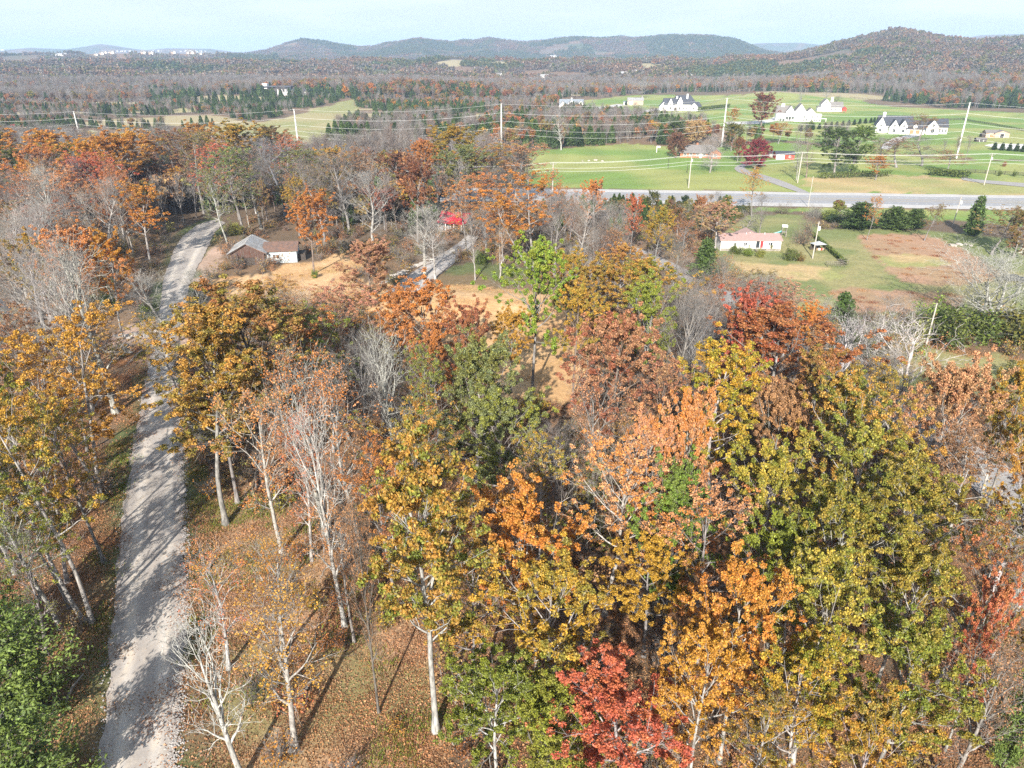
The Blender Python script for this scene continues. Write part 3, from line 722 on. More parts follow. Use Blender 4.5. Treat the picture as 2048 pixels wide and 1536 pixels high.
def wing(r, cx, cy, w, d, h, rh, axis='x', wall='white', roof='slate', ov=.45, z0=0.0, hip=0.0, thick=.22):
    """walls and a pitched roof; the front is -y"""
    x0, x1, y0, y1 = cx - w / 2, cx + w / 2, cy - d / 2, cy + d / 2
    b = MB()
    if axis == 'x':
        V = [(x0,y0,z0),(x1,y0,z0),(x1,y1,z0),(x0,y1,z0),(x0,y0,h),(x1,y0,h),(x1,y1,h),(x0,y1,h),(x0+hip,cy,h+rh),(x1-hip,cy,h+rh)]
        b.add(V, [(0,1,5,4),(1,2,6,9,5) if not hip else (1,2,6,5),(2,3,7,6),(3,0,4,8,7) if not hip else (3,0,4,7),(4,5,9,8),(6,7,8,9)] + ([(5,6,9),(7,4,8)] if hip else []))
    else:
        V = [(x0,y0,z0),(x1,y0,z0),(x1,y1,z0),(x0,y1,z0),(x0,y0,h),(x1,y0,h),(x1,y1,h),(x0,y1,h),(cx,y0,h+rh),(cx,y1,h+rh)]
        b.add(V, [(0,1,5,8,4),(1,2,6,5),(2,3,7,9,6),(3,0,4,7),(5,6,9,8),(7,4,8,9)])
    b.build('wall', M[wall], r)
    q = MB(); e = .02
    def slab(a, bb, c, dd):
        up = Vector((0, 0, thick)); P = [Vector(v) + Vector((0, 0, e)) for v in (a, bb, c, dd)]; T = [v + up for v in P]
        q.add([tuple(v) for v in P + T], [(0,3,2,1),(4,5,6,7),(0,1,5,4),(1,2,6,5),(2,3,7,6),(3,0,4,7)])
    if axis == 'x':
        s = rh / (d / 2) * ov; hx = hip
        slab((x0-ov,y0-ov,h-s),(x1+ov,y0-ov,h-s),(x1+ov-hx-(ov if hx else 0),cy,h+rh),(x0-ov+hx+(ov if hx else 0),cy,h+rh))
        slab((x1+ov,y1+ov,h-s),(x0-ov,y1+ov,h-s),(x0-ov+hx+(ov if hx else 0),cy,h+rh),(x1+ov-hx-(ov if hx else 0),cy,h+rh))
        if hx:
            for sx, xx in ((1, x1), (-1, x0)):
                A = [(xx+sx*ov,y0-ov,h-s),(xx+sx*ov,y1+ov,h-s),(xx-sx*hx,cy,h+rh)]
                P = [Vector(v) + Vector((0,0,e+.01)) for v in A]; T = [v + Vector((0,0,thick)) for v in P]
                q.add([tuple(v) for v in P + T], [(0,2,1),(3,4,5),(0,1,4,3),(1,2,5,4),(2,0,3,5)])
    else:
        s = rh / (w / 2) * ov
        slab((x0-ov,y0-ov,h-s),(cx,y0-ov,h+rh),(cx,y1+ov*.2,h+rh),(x0-ov,y1+ov*.2,h-s))
        slab((x1+ov,y1+ov*.2,h-s),(cx,y1+ov*.2,h+rh),(cx,y0-ov,h+rh),(x1+ov,y0-ov,h-s))
    q.build('roof', M[roof], r)
def window(r, x, y, z, w, h, side='f', mat='glass', frame='trim', name='window'):
    """frame standing proud of the wall, the pane set back in it"""
    f = MB(); t = .12 * max(1, w / 1.6); g = .07
    def bx(m, a0, a1, c0, c1, o0, o1):
        if side == 'f': m.box(a0, a1, y - o1, y - o0, c0, c1)
        else: m.box(y + o0, y + o1, a0, a1, c0, c1)
    bx(f, x-w/2-t, x+w/2+t, z-t, z, .01, g); bx(f, x-w/2-t, x+w/2+t, z+h, z+h+t, .01, g)
    bx(f, x-w/2-t, x-w/2, z, z+h, .01, g); bx(f, x+w/2, x+w/2+t, z, z+h, .01, g)
    if name == 'window': bx(f, x-.04, x+.04, z, z+h, .01, g-.01); bx(f, x-w/2, x-.04, z+h/2-.04, z+h/2+.04, .01, g-.01)
    o = f.build(name, M[frame], r); p = MB(); bx(p, x-w/2, x+w/2, z, z+h, .012, .035); p.build('pane' if name == 'window' else 'door_leaf', M[mat], o)
    return o
def box(r, name, x0, x1, y0, y1, z0, z1, mat, **k): return MB().box(x0, x1, y0, y1, z0, z1).build(name, M[mat], r, **k)
def place(name, px, py, label, cat, rz=0.0, wid=None, group=None, clear=None):
    p = at(px, py); r = root(name, (p.x, p.y, float(gz(p.x, p.y))), label, cat, group, math.radians(rz) + 0.0)
    if wid: CLEAR.append((p.x, p.y + wid * .3, wid * .75 if clear is None else clear))
    return r

# the old barn: a boarded gable under tin, a pale block wing
r = place('old_barn', 500, 531, 'old wooden barn with grey tin roof and pale blue block wing', 'barn', 9, 16)
wing(r, -.3, 5.2, 8.4, 10, 3.2, 2.3, 'y', 'darkwood', 'brown', .6)
g = MB(); rg = np.random.default_rng(5)
for i in range(27):     # each board of the gable end, uneven at the foot, a gap where the doorway stands
    x = -4.45 + i * .31; top = 3.2 + 2.25 * (1 - abs(x + .15 + .15) / 4.3); lo = 2.05 if -2.4 < x < 1.4 else rg.uniform(0, .25)
    g.box(x + .01, x + .29 - rg.uniform(0, .05), .06 - rg.uniform(0, .05), .13, lo, top)
g.build('boards', M['oldwood'], r, kind='stuff')
tin = MB()
for s in (-1, 1):
    for i in range(12):   # tin sheets lapping down the roof, each a little off
        y0 = -.75 + i * .93; o = .30 + rg.uniform(0, .05) + .02 * (i % 2)
        a, b_ = (-.3 + s * 4.95, 3.2 - .33 + o), (-.3 + s * .02, 5.5 + o)
        tin.add([(a[0], y0, a[1]), (b_[0], y0, b_[1]), (b_[0], y0 + .97, b_[1]), (a[0] + rg.uniform(-.15, .15), y0 + .97, a[1]),
                 (a[0], y0, a[1] + .05), (b_[0], y0, b_[1] + .05), (b_[0], y0 + .97, b_[1] + .05), (a[0], y0 + .97, a[1] + .05)],
                [(0,1,2,3),(4,7,6,5),(0,4,5,1),(3,2,6,7),(0,3,7,4)])
tin.build('tin_sheets', M['tin'], r, kind='stuff')
wing(r, 7.9, 4.9, 8.0, 7.0, 3.3, 1.4, 'x', 'blue', 'brown', .5)
window(r, 6.6, 1.4, 1.25, 1.6, .95, mat='dark', frame='trim'); box(r, 'end_post', 3.55, 3.8, 1.0, 1.3, 0, 3.0, 'greywood')
box(r, 'lean_to', 12.0, 13.9, 3.5, 7, 0, 1.9, 'darkwood'); box(r, 'corner_board', 4.0, 4.3, 1.2, 1.38, 0, 3.2, 'trim')
# red roofed cabin
r = place('cabin', 905, 462, 'small cabin with bright red metal roof and grey railed porch', 'cabin', -22, 9)
wing(r, 0, 3, 8.6, 6, 3.1, 2.0, 'x', 'bluegrey', 'redtin', .7)
for x in (-4, -1.4, 1.4, 4): box(r, 'porch_post', x-.09, x+.09, -1.9, -1.72, 0, 2.7, 'trim')
box(r, 'porch_roof', -4.6, 4.6, -2.1, 0.1, 2.7, 2.9, 'redtin'); box(r, 'porch_deck', -4.4, 4.4, -2, 0, 0, .35, 'greywood')
for z in (.7, 1.1): box(r, 'rail', -4.2, 4.2, -1.87, -1.8, z, z+.08, 'trim')
window(r, -2.2, 0, 1.0, 1.1, 1.3); window(r, 2.3, 0, 1.0, 1.1, 1.3); window(r, 0, 0, .35, 1.0, 2.1, mat='darkwood', name='door')
window(r, 3, 4.3, 1.0, 1.2, 1.3, side='s')
# mobile home
r = place('mobile_home', 1500, 502, 'long white mobile home with pinkish brown roof and red door', 'house', -1.5, 17, clear=10)
wing(r, 0, 3.6, 16.8, 7.2, 3.0, 1.05, 'x', 'whiteold', 'pinkroof', .35)
wing(r, .6, 6.4, 6.5, 5.0, 3.0, 1.5, 'y', 'whiteold', 'pinkroof', .3)
box(r, 'skirting', -8.3, 8.3, -.07, -.02, 0, .75, 'greywood')
for x, w, h, z in ((-6.6, .35, .6, 1.7), (-4.5, .8, .8, 1.6), (-1.6, .9, .9, 1.5), (5.4, 1.2, .85, 1.6)): window(r, x, 0, z, w, h)
window(r, 1.9, 0, .85, .95, 2.0, mat='glass', name='door'); window(r, 3.0, 0, .85, .8, 2.0, mat='reddoor', name='door')
pr = box(r, 'porch', 1.1, 4.0, -1.6, -.08, .45, .62, 'greywood')
for x in (1.15, 2.5, 3.9):
    box(pr, 'post', x, x+.1, -1.58, -1.48, 0, 1.5, 'greywood')
box(pr, 'handrail', 1.1, 4.0, -1.6, -1.52, 1.42, 1.5, 'greywood'); box(pr, 'step', 1.4, 2.4, -2.2, -1.62, .1, .28, 'greywood')
for x in (-.8, 4.4): MB().tube([(x, 3.0, 3.8), (x, 3.0, 4.6)], .14, 8).build('roof_vent', M['galv'], r)
# brick ranch house
r = place('ranch_house', 1400, 316, 'brick ranch house with hipped grey roof behind a white bare tree', 'house', -8, 20)
wing(r, 0, 5, 21, 9, 2.9, 3.1, 'x', 'brick', 'grey', .7, hip=4)
wing(r, 7.5, 1.5, 6, 7, 2.9, 2.1, 'y', 'brick', 'grey', .5)
for x in (-8, -5, -1.5, 2): window(r, x, .5, .9, 1.3, 1.3)
window(r, 7.5, -2, .9, 1.6, 1.3); box(r, 'chimney', -2, -1, 5, 6, 4, 7.2, 'brick'); window(r, .3, .5, .1, 1.0, 2.1, mat='trim', name='door')
# red sheds
r = place('red_shed', 1570, 319, 'low red shed with white double doors and dark roof', 'shed', -4, 12)
wing(r, 0, 3, 9.5, 5.5, 2.6, 1.2, 'x', 'redwall', 'slate', .4)
window(r, -3.6, .25, .1, 2.0, 2.2, mat='white', name='door'); window(r, -1.3, .25, .1, 1.7, 2.2, mat='white', name='door'); window(r, 2.4, .25, 1.0, .9, .8)
r = place('grey_shed', 1546, 315, 'small grey board shed beside the red shed', 'shed', -4, 6)
wing(r, 0, 2.5, 4.2, 4.5, 2.1, .9, 'x', 'greywood', 'slate', .3); window(r, 0, .25, .1, .9, 1.8, mat='darkwood', name='door')
# white cottage
r = place('cottage', 1143, 219, 'white house with three front gables and grey blue roof at the wood', 'house', -3, 28)
wing(r, 0, 9, 24, 11, 4.6, 4.6, 'x', 'white', 'bluegrey', .6)
for x, w, rh in ((-9.2, 6.5, 3.6), (-2.8, 5.0, 2.8), (3.2, 5, 2.8), (9.2, 7.0, 4.2)): wing(r, x, 4.5, w, 7, 4.2, rh, 'y', 'white', 'bluegrey', .45)
for x in (-9.2, -2.8, 3.2, 9.2): window(r, x, 1.0, 1.2, 1.9, 2.1)
wing(r, 0, 5.2, 2.4, 4, 7.6, 1.1, 'y', 'white', 'bluegrey', .3); window(r, 0, 3.2, 6.1, 1.2, 1.3); box(r, 'chimney', -.6, .6, 9.5, 11, 8, 10.6, 'white'); window(r, 0.2, 3.48, .1, 1.5, 2.6, mat='darkwood', name='door')
# metal barn
r = place('metal_barn', 1269, 210, 'pale metal barn with lean-to on the far pasture', 'barn', -6, 24)
wing(r, 1, 7, 18, 11, 4.8, 2.7, 'x', 'tan', 'tin', .4)
wing(r, -10, 6, 5, 8, 2.8, 1.0, 'x', 'white', 'bluegrey', .3); window(r, -10, 2, .2, 2.4, 2.2, mat='dark', name='door'); window(r, -4, 1.5, .1, 3.2, 3.4, mat='white', name='door')
# manor
r = place('manor', 1362, 222, 'big white manor with steep black roofs beside a long green hedge', 'house', -4, 46)
wing(r, 3, 11, 26, 14, 6.5, 7.5, 'x', 'white', 'slate', .6, hip=6)
wing(r, -12, 8, 10, 10, 6.0, 5.5, 'x', 'white', 'slate', .5)
for x, y, w, h, rh in ((-17.5, 6, 7, 4.2, 4.2), (-10.8, 3.5, 5, 6.5, 5.4), (-1.5, 2.5, 5.2, 8.4, 5.2), (12.6, 3, 8, 3.6, 4.0)): wing(r, x, y + 2, w, 8, h, rh, 'y', 'white', 'slate', .4); window(r, x, y - 2, 1.2, 1.8, 2.4)
for x, y in ((-10.8, 1.5), (-1.5, .5)): window(r, x, y, 5.2, 1.2, 2.0)
wing(r, 17, 9, 9, 9, 3.8, 4.2, 'x', 'white', 'slate', .5, hip=3)
for x in (3, 6.2, 9): window(r, x, 4, 1.2, 1.4, 2.2)
for x in (-4.6, 5.6): box(r, 'chimney', x, x+1.5, 8, 9.4, 9, 15.6 if x > 0 else 13.4, 'white')
window(r, -5.6, 3, .1, 2.2, 3.2, mat='darkwood', name='door'); window(r, 15.5, 4.5, .8, 1.6, 2.0)
# white farmhouse
r = place('farmhouse', 1590, 243, 'large white farmhouse with gambrel end, grey roofs and columned porch', 'house', -12, 38)
wing(r, -9, 9, 12, 9, 6.4, 5.2, 'x', 'white', 'grey', .5)
wing(r, -4.5, 5.5, 7, 8, 7.2, 4.8, 'y', 'white', 'grey', .4); wing(r, 3.5, 7.5, 11, 13, 6.6, 7.0, 'y', 'white', 'grey', .5)
wing(r, 12, 9, 10, 9, 5.6, 4.6, 'y', 'white', 'grey', .5); wing(r, 12.5, 3, 15, 6, 5.4, .5, 'x', 'white', 'white', .3)
for x in (-6.2, -4.5, -2.8): window(r, x, 1.5, 4.6, .9, 1.9)
window(r, -4.5, 1.5, 8.4, .8, 1.4); window(r, 3.5, 1.0, 8, 1.0, 1.6)
prc = box(r, 'porch_roof', -13.5, -1, -2.0, 1.3, 3.5, 3.75, 'bluegrey')
for x in (-13.2, -10.8, -8.4, -6, -3.6, -1.2): box(prc, 'column', x-.18, x+.18, -1.9, -1.55, .3, 3.5, 'trim')
box(prc, 'porch_floor', -13.5, -1, -2.0, 1.3, 0, .3, 'greywood')
for x in (-6, -4.5, -3): window(r, x, 1.5, .4, .9, 2.4, mat='glass')
for x in (6.8, 8.8, 13, 15, 17, 19): window(r, x, 0, 3.0, 1.1, 1.6); window(r, x, 0, .5, 1.1, 1.7)
window(r, 12, 4.5, 7.2, 1.1, 1.6); box(r, 'chimney', -11.4, -8.8, 8.3, 9.8, 10, 13.3, 'white')
box(r, 'deck', 20.2, 25, 3, 7, 2.1, 2.4, 'trim')
for x in (20.4, 24.6): box(r, 'deck_post', x, x+.3, 3.1, 3.4, 0, 2.1, 'trim')
# white garage barn
r = place('garage_barn', 1663, 223, 'white gambrel garage barn with a square chimney behind the farmhouse', 'barn', -8, 26)
wing(r, -6, 6, 9, 10, 7.0, 4.6, 'y', 'white', 'grey', .4); wing(r, 4, 6, 14, 9, 4.0, 4.6, 'x', 'white', 'grey', .4); wing(r, -11.5, 5, 4, 7, 3.6, 1.2, 'x', 'white', 'grey', .3)
window(r, -6, 1, 7.2, 1.2, 1.8)
for x in (-8, -4.2): window(r, x, 1, .1, 2.6, 2.8, mat='white', name='door')
for x in (0, 4, 8): window(r, x, 1.5, 1.0, 1.2, 1.5)
box(r, 'chimney', -.8, 1.6, 6, 7.6, 8, 13.2, 'white')
r = place('playhouse', 1688, 225, 'small bright red playhouse on posts beside the garage barn', 'playhouse', -8, 6)
wing(r, 0, 1.5, 3.8, 3.2, 3.6, 1.6, 'y', 'redwall', 'redtin', .4, z0=1.4)
for x in (-1.7, 1.5): box(r, 'leg', x, x+.25, .1, .35, 0, 1.4, 'redwall'); box(r, 'leg', x, x+.25, 2.7, 2.95, 0, 1.4, 'redwall')
# black roofed lodge
r = place('lodge', 1812, 269, 'sprawling white lodge with black roofs and two orange garage doors', 'house', -14, 46)
wing(r, -6, 13, 22, 11, 5.4, 5.8, 'x', 'white', 'slate', .5)
for x, y, w, h, rh in ((-16, 8, 6, 5.6, 5.2), (-7.5, 6, 6, 4.4, 4.8), (-1.8, 5, 5, 5.2, 4.0)): wing(r, x, y + 2, w, 9, h, rh, 'y', 'white', 'slate', .4); window(r, x, y - 2.5, 1.0, 1.8, 2.2); window(r, x, y - 2.5, 4.4, 1.3, 1.6)
wing(r, 6, 7, 12, 9, 3.8, 5.0, 'x', 'white', 'slate', .5)
for x in (3.8, 7.6): window(r, x, 2.5, .1, 2.7, 2.7, mat='orangedoor', name='garage_door')
wing(r, 5.5, 4.2, 2.4, 4, 5.6, 1.3, 'y', 'white', 'slate', .3, z0=4); window(r, 5.5, 2.2, 5.0, 1.0, 1.1)
wing(r, 20, 14, 16, 10, 4.8, 4.8, 'x', 'white', 'slate', .5); wing(r, 17.5, 9, 8, 8, 4.8, 4.6, 'y', 'white', 'slate', .4); window(r, 17.5, 5, 1.0, 2.2, 2.4); window(r, 17.5, 5, 5, 1.6, 1.8)
for x in (23, 25, 27): window(r, x, 9, 1.2, 1.1, 2.2)
box(r, 'chimney', -14.6, -12.8, 12, 13.6, 8, 13.6, 'white')
# stable, its shelter and the sand arena
r = place('stable', 1996, 276, 'tan stable with grey roof and two open stalls near the sand arena', 'stable', -10, 14)
wing(r, 2.5, 4, 9, 6, 3.0, 1.6, 'y', 'tan', 'grey', .4); wing(r, -3, 5, 8, 6, 3.0, 1.5, 'x', 'tan', 'grey', .4)
window(r, 2.5, 1, .1, 2.4, 2.4, mat='dark', name='stall_opening'); window(r, -3.4, 2, .1, 2.6, 2.2, mat='orangedoor', name='stall_opening'); box(r, 'side_shelter', -9, -7.05, 3, 7, 0, 2.6, 'darkwood')
r = place('loafing_shed', 1963, 284, 'low dark open shed beside the sand arena', 'shed', -6, 6); wing(r, 0, 2, 6, 3.4, 1.7, .6, 'x', 'darkwood', 'grey', .4); window(r, 0, .3, .1, 2.4, 1.4, mat='dark', name='stall_opening')
ar = [(1968, 291), (1985, 288), (2048, 288.5), (2300, 292), (2300, 312), (2048, 301), (1995, 297)]
W = np.array([tuple(at(*p))[:2] for p in ar]); c = W.mean(0); ringp = [W + (c - W) * t for t in (0, .33, .66)]
V = np.concatenate(ringp + [c[None]]); V = np.concatenate([V, (gz(V[:, 0], V[:, 1]) + .15)[:, None]], 1); n = len(W); me = bpy.data.meshes.new('riding_arena')
F = [(k*n+i, k*n+(i+1) % n, (k+1)*n+(i+1) % n, (k+1)*n+i) for k in range(2) for i in range(n)] + [(2*n+i, 2*n+(i+1) % n, 3*n) for i in range(n)]
me.from_pydata([tuple(v) for v in V], [], F); link('riding_arena', me, M['sand'], kind='structure')
# modern house far off
r = place('modern_house', 560, 191, 'modern white house with flat black roofs far off among trees', 'house', 0, 50, clear=30)
wing(r, 4, 10, 16, 12, 8.5, 1.2, 'x', 'white', 'slate', 1.5); box(r, 'flat_roof', -26, 14, 6, 20, 9.8, 11.2, 'slate'); box(r, 'wall', -22, -4, 9, 18, 4, 9.8, 'darkwood'); box(r, 'wall', -24, -18, 8, 16, 8, 14, 'white')
wing(r, 24, 10, 26, 12, 5, 2.6, 'x', 'white', 'slate', .8)
for x in (-1, 4, 9): window(r, x, 4, 4.5, 2.2, 2.8)
for x in (16, 22, 28, 33): window(r, x, 4, 1.0, 2, 2.4)
# scattered far houses, small in the picture
FARH = [(1270, 148, 14, 'house', 'white house alone in a clearing of the far woods'), (1605, 160, 20, 'house', 'white roofed house in the woods behind the farmhouse'), (1000, 155, 16, 'house', 'pale house half hidden in the middle of the far woods'),
        (1090, 158, 20, 'house', 'low white house in the bare woods behind the cottage'), (1250, 152, 22, 'house', 'long flat roofed pavilion on a rise in the far woods'), (1378, 155, 16, 'house', 'pale metal roofed house above the metal barn'),
        (1555, 113, 18, 'house', 'white speck of a house below the big round hill'), (1600, 109, 50, 'house', 'long grey roofed hall at the foot of the big hill'), (122, 112, 40, 'house', 'big pale house on the distant plain'), (225, 125, 30, 'house', 'pale house on the near edge of the far suburb'),
        (5, 101, 30, 'house', 'pale house on the skyline at the picture edge'), (1108, 115, 36, 'house', 'white farm buildings in a valley of the hills'), (922, 100, 22, 'house', 'single white house on the slope of the middle hill')]
for px, py, w, kind, lab in FARH:
    r = place('far_house', px, py, lab, 'house', 0, w * .9); wing(r, 0, 5, w, 9, 5.5, 3.5, 'x', 'white', 'tin' if w > 16 else 'grey', .5); wing(r, w * .2, 2, w * .35, 6, 5.2, 3.2, 'y', 'white', 'grey', .4)
    for x in (-.3, -.1, .42): window(r, w * x, .5, 1.2, 1.6, 1.8)
# the suburb on the far ridge: many pale houses alike
rg = np.random.default_rng(12); N_SUB = 64
first = None
for i in range(64):
    px = 190 + 235 * rg.random(); f = (px - 190) / 235
    py = 101.5 + 3 * f * .5 + abs(rg.normal(0, 3.2)) + (2 if f < .2 else 0); py = min(py, 112)
    p = at(px, py)
    for _ in range(1): pass
    if first is None:
        first = root('suburb_house', p, 'pale house of the dense suburb on the distant ridge', 'house', 'pale houses of the suburb on the distant ridge')
        wing(first, 0, 6, 22, 11, 9, 6, 'x', 'tan', 'grey', .6); wing(first, 5, 1, 8, 6, 8.6, 4, 'y', 'whiteold', 'grey', .4); r = first
    else:
        r = first.copy(); COL.objects.link(r)
        for ch in list(first.children): c = ch.copy(); COL.objects.link(c); c.parent = r
    r.location = p; r.rotation_euler = (0, 0, rg.uniform(-.5, .5)); s = rg.uniform(.5, .95); r.scale = (s, s, s * rg.uniform(.8, 1.1)); CLEAR.append((p.x, p.y, 26))
# left edge buildings
r = place('red_roof_shed', 14, 266, 'long shed with bright red roof at the left edge fields', 'shed', -5, 14); wing(r, 0, 4, 14, 8, 2.8, 2.4, 'x', 'tan', 'redtin', .5); window(r, -3, 0, .1, 2.6, 2.3, mat='dark', name='door'); window(r, 3, 0, 1, 1.2, 1.2)
r = place('dark_barn', -8, 418, 'dark barn with pale grey roof cut by the left edge', 'barn', 20, 9); wing(r, 0, 4, 10, 7, 3.2, 2.2, 'y', 'darkwood', 'tin', .5); window(r, 0, .5, .1, 2.2, 2.4, mat='dark', name='door')
# play tower with slide
r = place('play_tower', 1567, 474, 'wooden play tower with teal slide and pale canopy behind the mobile home', 'playground tower', -10, 4)
for x in (-.6, .6):
    for y in (0, 1.2): box(r, 'leg', x-.07, x+.07, y-.07, y+.07, 0, 3.0, 'greywood')
box(r, 'platform', -.7, .7, -.1, 1.3, 1.4, 1.52, 'greywood'); MB().add([(-.8,-.2,3.0),(.8,-.2,3.0),(.8,1.4,3.0),(-.8,1.4,3.0),(-.8,.6,3.6),(.8,.6,3.6)], [(0,1,5,4),(2,3,4,5),(0,4,3),(1,2,5),(0,3,2,1)]).build('canopy', M['white'], r)
sl = MB()
for k in range(6):
    t0, t1 = k / 6, (k + 1) / 6; f = lambda t: (-.7 - 3.8 * t, 1.5 - 1.4 * t ** .8)
    a, b_ = f(t0), f(t1); sl.add([(a[0],.2,a[1]),(a[0],.9,a[1]),(b_[0],.9,b_[1]),(b_[0],.2,b_[1]),(a[0],.12,a[1]+.28),(a[0],.98,a[1]+.28),(b_[0],.98,b_[1]+.28),(b_[0],.12,b_[1]+.28)], [(0,3,2,1),(0,4,7,3),(1,2,6,5)])
sl.build('slide', M['teal'], r); box(r, 'ladder', .72, .8, .3, .9, 0, 1.5, 'greywood')
# yard shelter full of odds and ends, pen, trampoline-like frame
r = place('yard_shelter', 1640, 503, 'open black shelter with pale roof beside the tall yard pole', 'shelter', 15, 4)
for x in (-1.5, 1.5):
    for y in (0, 2.4): box(r, 'leg', x-.06, x+.06, y-.06, y+.06, 0, 1.9, 'darkwood')
MB().add([(-1.8,-.3,1.9),(1.8,-.3,1.9),(1.8,2.7,1.9),(-1.8,2.7,1.9),(0,1.2,2.7)], [(0,1,4),(1,2,4),(2,3,4),(3,0,4),(0,3,2,1)]).build('canopy', M['galv'], r); box(r, 'side_cloth', -1.55, 1.55, 2.45, 2.5, 0, 1.9, 'darkwood')
for i, (x, m_) in enumerate(((-1.0, 'soil'), (-.2, 'white'), (.7, 'redwall'), (1.2, 'tan'))):
    o = MB().box(-.28, .28, -.25, .25, 0, .45).box(-.3, .3, -.27, .27, .45, .52).build('storage_box', M[m_], None); p = at(1634 + i * 4, 500); o.location = p
    tag(o, ['brown', 'white', 'red', 'tan'][i] + ' lidded box stored under the open black shelter', 'box', 'boxes under the open black shelter')
def pen(name, px, py, label, w, d, h, nx, rz):
    r = place(name, px, py, label, 'frame', rz, 3); m = MB()
    for i in range(nx + 1):
        x = -w / 2 + w * i / nx
        for y in (0, d): m.tube([(x, y, 0), (x, y, h)], .045, 5)
    m.build('post', M['darkwood'], r, kind='stuff'); q = MB()
    for y in (0, d):
        for z in (h * .5, h): q.tube([(-w / 2, y, z), (w / 2, y, z)], .04, 5)
    for x in (-w / 2, w / 2): q.tube([(x, 0, h), (x, d, h)], .04, 5)
    q.build('rail', M['greywood'], r)
pen('garden_frame', 1672, 534, 'dark garden bench frame on the mown yard', 4.4, 1.4, 1.1, 4, -3); pen('garden_frame', 1688, 531, 'small round-cornered pen at the end of the clipped hedge', 2.2, 1.6, 1.3, 5, 12)
def hedge(name, a, b, label, w=.8, h=1.2, n=2600):
    A, B = at(*a), at(*b); L = (B - A).length; rg = np.random.default_rng(int(a[0])); u = rg.random(n)
    C = np.stack([A.x + (B.x - A.x) * u, A.y + (B.y - A.y) * u], 1) + rg.uniform(-w / 2, w / 2, (n, 2)); z = gz(C[:, 0], C[:, 1]) + rg.random(n) ** .7 * h
    V, F = kites(rg, np.column_stack([C, z]), .3 * max(1, h / 2), 1.4)
    c = Vector(((A.x + B.x) / 2, (A.y + B.y) / 2, 0)); V = V - np.array(c)
    o = link(name, fast_mesh(name, V, F, {'spray': np.repeat(rg.random(n), 4), 'single': np.repeat(rg.random(n), 4)}), LEAF, None, leaf_a=list(PAL['green']), leaf_b=list(PAL['darkgreen'])); o.location = c
    st = MB()
    for i in range(12): p = A.lerp(B, (i + .5) / 12) - c; st.tube([(p.x, p.y, float(gz(p.x + c.x, p.y + c.y)) - .1), (p.x + .1, p.y, float(gz(p.x + c.x, p.y + c.y)) + h * .7)], .04, 4)
    st.build('stems', BARK, o, bark=list(BARKC['grey']), kind='stuff'); tag(o, label, 'hedge'); return o
hedge('hedge', (1612, 462), (1690, 530), 'narrow dark hedge running down the yard to the small pen', .9, 1.3, 2600)
hedge('hedge', (1395, 224), (1458, 216), 'long clipped green hedge beside the big white manor', 3, 4.2, 2600)
hedge('hedge', (1640, 357), (1780, 352), 'low bushy hedge beyond the highway below the pines', 3.5, 2.6, 1800)
hedge('hedge', (1860, 350), (1932, 356), 'green brown hedge beside the estate lane', 4.5, 3.0, 1800)

# ------------------------------------------------------------------ poles, wires, masts, fences
def height_to(px, pyb, pyt):
    p = at(px, pyb); dx, dy, dz = ray(px, pyt); t = math.hypot(p.x, p.y) / math.hypot(dx, dy); return p, CAMH + t * dz - p.z
TPX = [(164, 292, 222), (598, 303, 218), (1003, 301, 207), (1443, 294, 196), (1912, 317, 204)]
TP = []
for i, (px, pb, pt) in enumerate(TPX):
    p, h = height_to(px, pb, pt); TP.append((p, h))
    r = root('transmission_pole', p, 'tall pale transmission pole ' + ['rising at the left edge fields', 'at the farm track by the tan field', 'beside the lone pale tree on the pasture', 'behind the brick ranch house', 'leaning near the black roofed lodge'][i], 'pole', 'tall transmission poles')
    MB().tube([(0, 0, -.3), (0, 0, h)], .55, 10, .32).build('shaft', M['concrete'], r)
    for f in (.985, .81, .64, .50, .39): MB().tube([(0, 0, h * f), (.05, -1.3, h * f + .15)], .12, 6, .07).build('insulator', M['galv'], r)
FR = (.995, .81, .64, .50, .39)
ends = [(TP[0][0] + (TP[0][0] - TP[1][0]) * 1.0, TP[0][1])] + TP + [(TP[4][0] + (TP[4][0] - TP[3][0]), TP[4][1])]
for k, f in enumerate(FR):
    pts = []
    for (a, ha), (b, hb) in zip(ends[:-1], ends[1:]):
        A = a + Vector((0, -1.3, ha * f)); B = b + Vector((0, -1.3, hb * f)); A.z = float(gz(a.x, a.y)) + ha * f; B.z = float(gz(b.x, b.y)) + hb * f
        for s in range(14):
            t = s / 14; q = A.lerp(B, t); q.z -= 4 * (2.6 + .4 * k) * t * (1 - t); pts.append(q)
    pts.append(B); w = MB().tube(pts, .05 if k else .035, 4).build('power_cable', M['wire'])
    tag(w, ['topmost thin', 'second highest', 'middle', 'second lowest', 'lowest'][k] + ' cable strung across the tall transmission poles', 'cable', 'cables on the tall transmission poles')
DP = []
for i, (px, pb, pt) in enumerate([(1105, 385, 325), (1377, 376, 310), (1595, 366, 304), (1968, 370, 306)]):
    p, h = height_to(px, pb, pt); DP.append((p, h))
    r = root('utility_pole', p, 'pale wooden utility pole ' + ['at the end of the highway near the round orange oak', 'before the white spreading bare tree', 'at the mouth of the ranch driveway', 'thick and doubled at the estate lane'][i], 'pole', 'utility poles along the far side of the highway')
    MB().tube([(0, 0, -.3), (0, 0, h)], .22, 8, .15).build('shaft', M['polewood'], r); MB().box(-1.2, 1.2, -.08, .08, h - .7, h - .5).build('crossarm', M['greywood'], r)
    for x in (-1.1, 0, 1.1): MB().tube([(x, 0, h - .5), (x, 0, h - .2)], .08, 6).build('insulator', M['galv'], r)
    if i in (1, 3): MB().tube([(.42, 0, h - 2.6), (.42, 0, h - 1.5)], .3, 10).build('transformer', M['galv'], r)
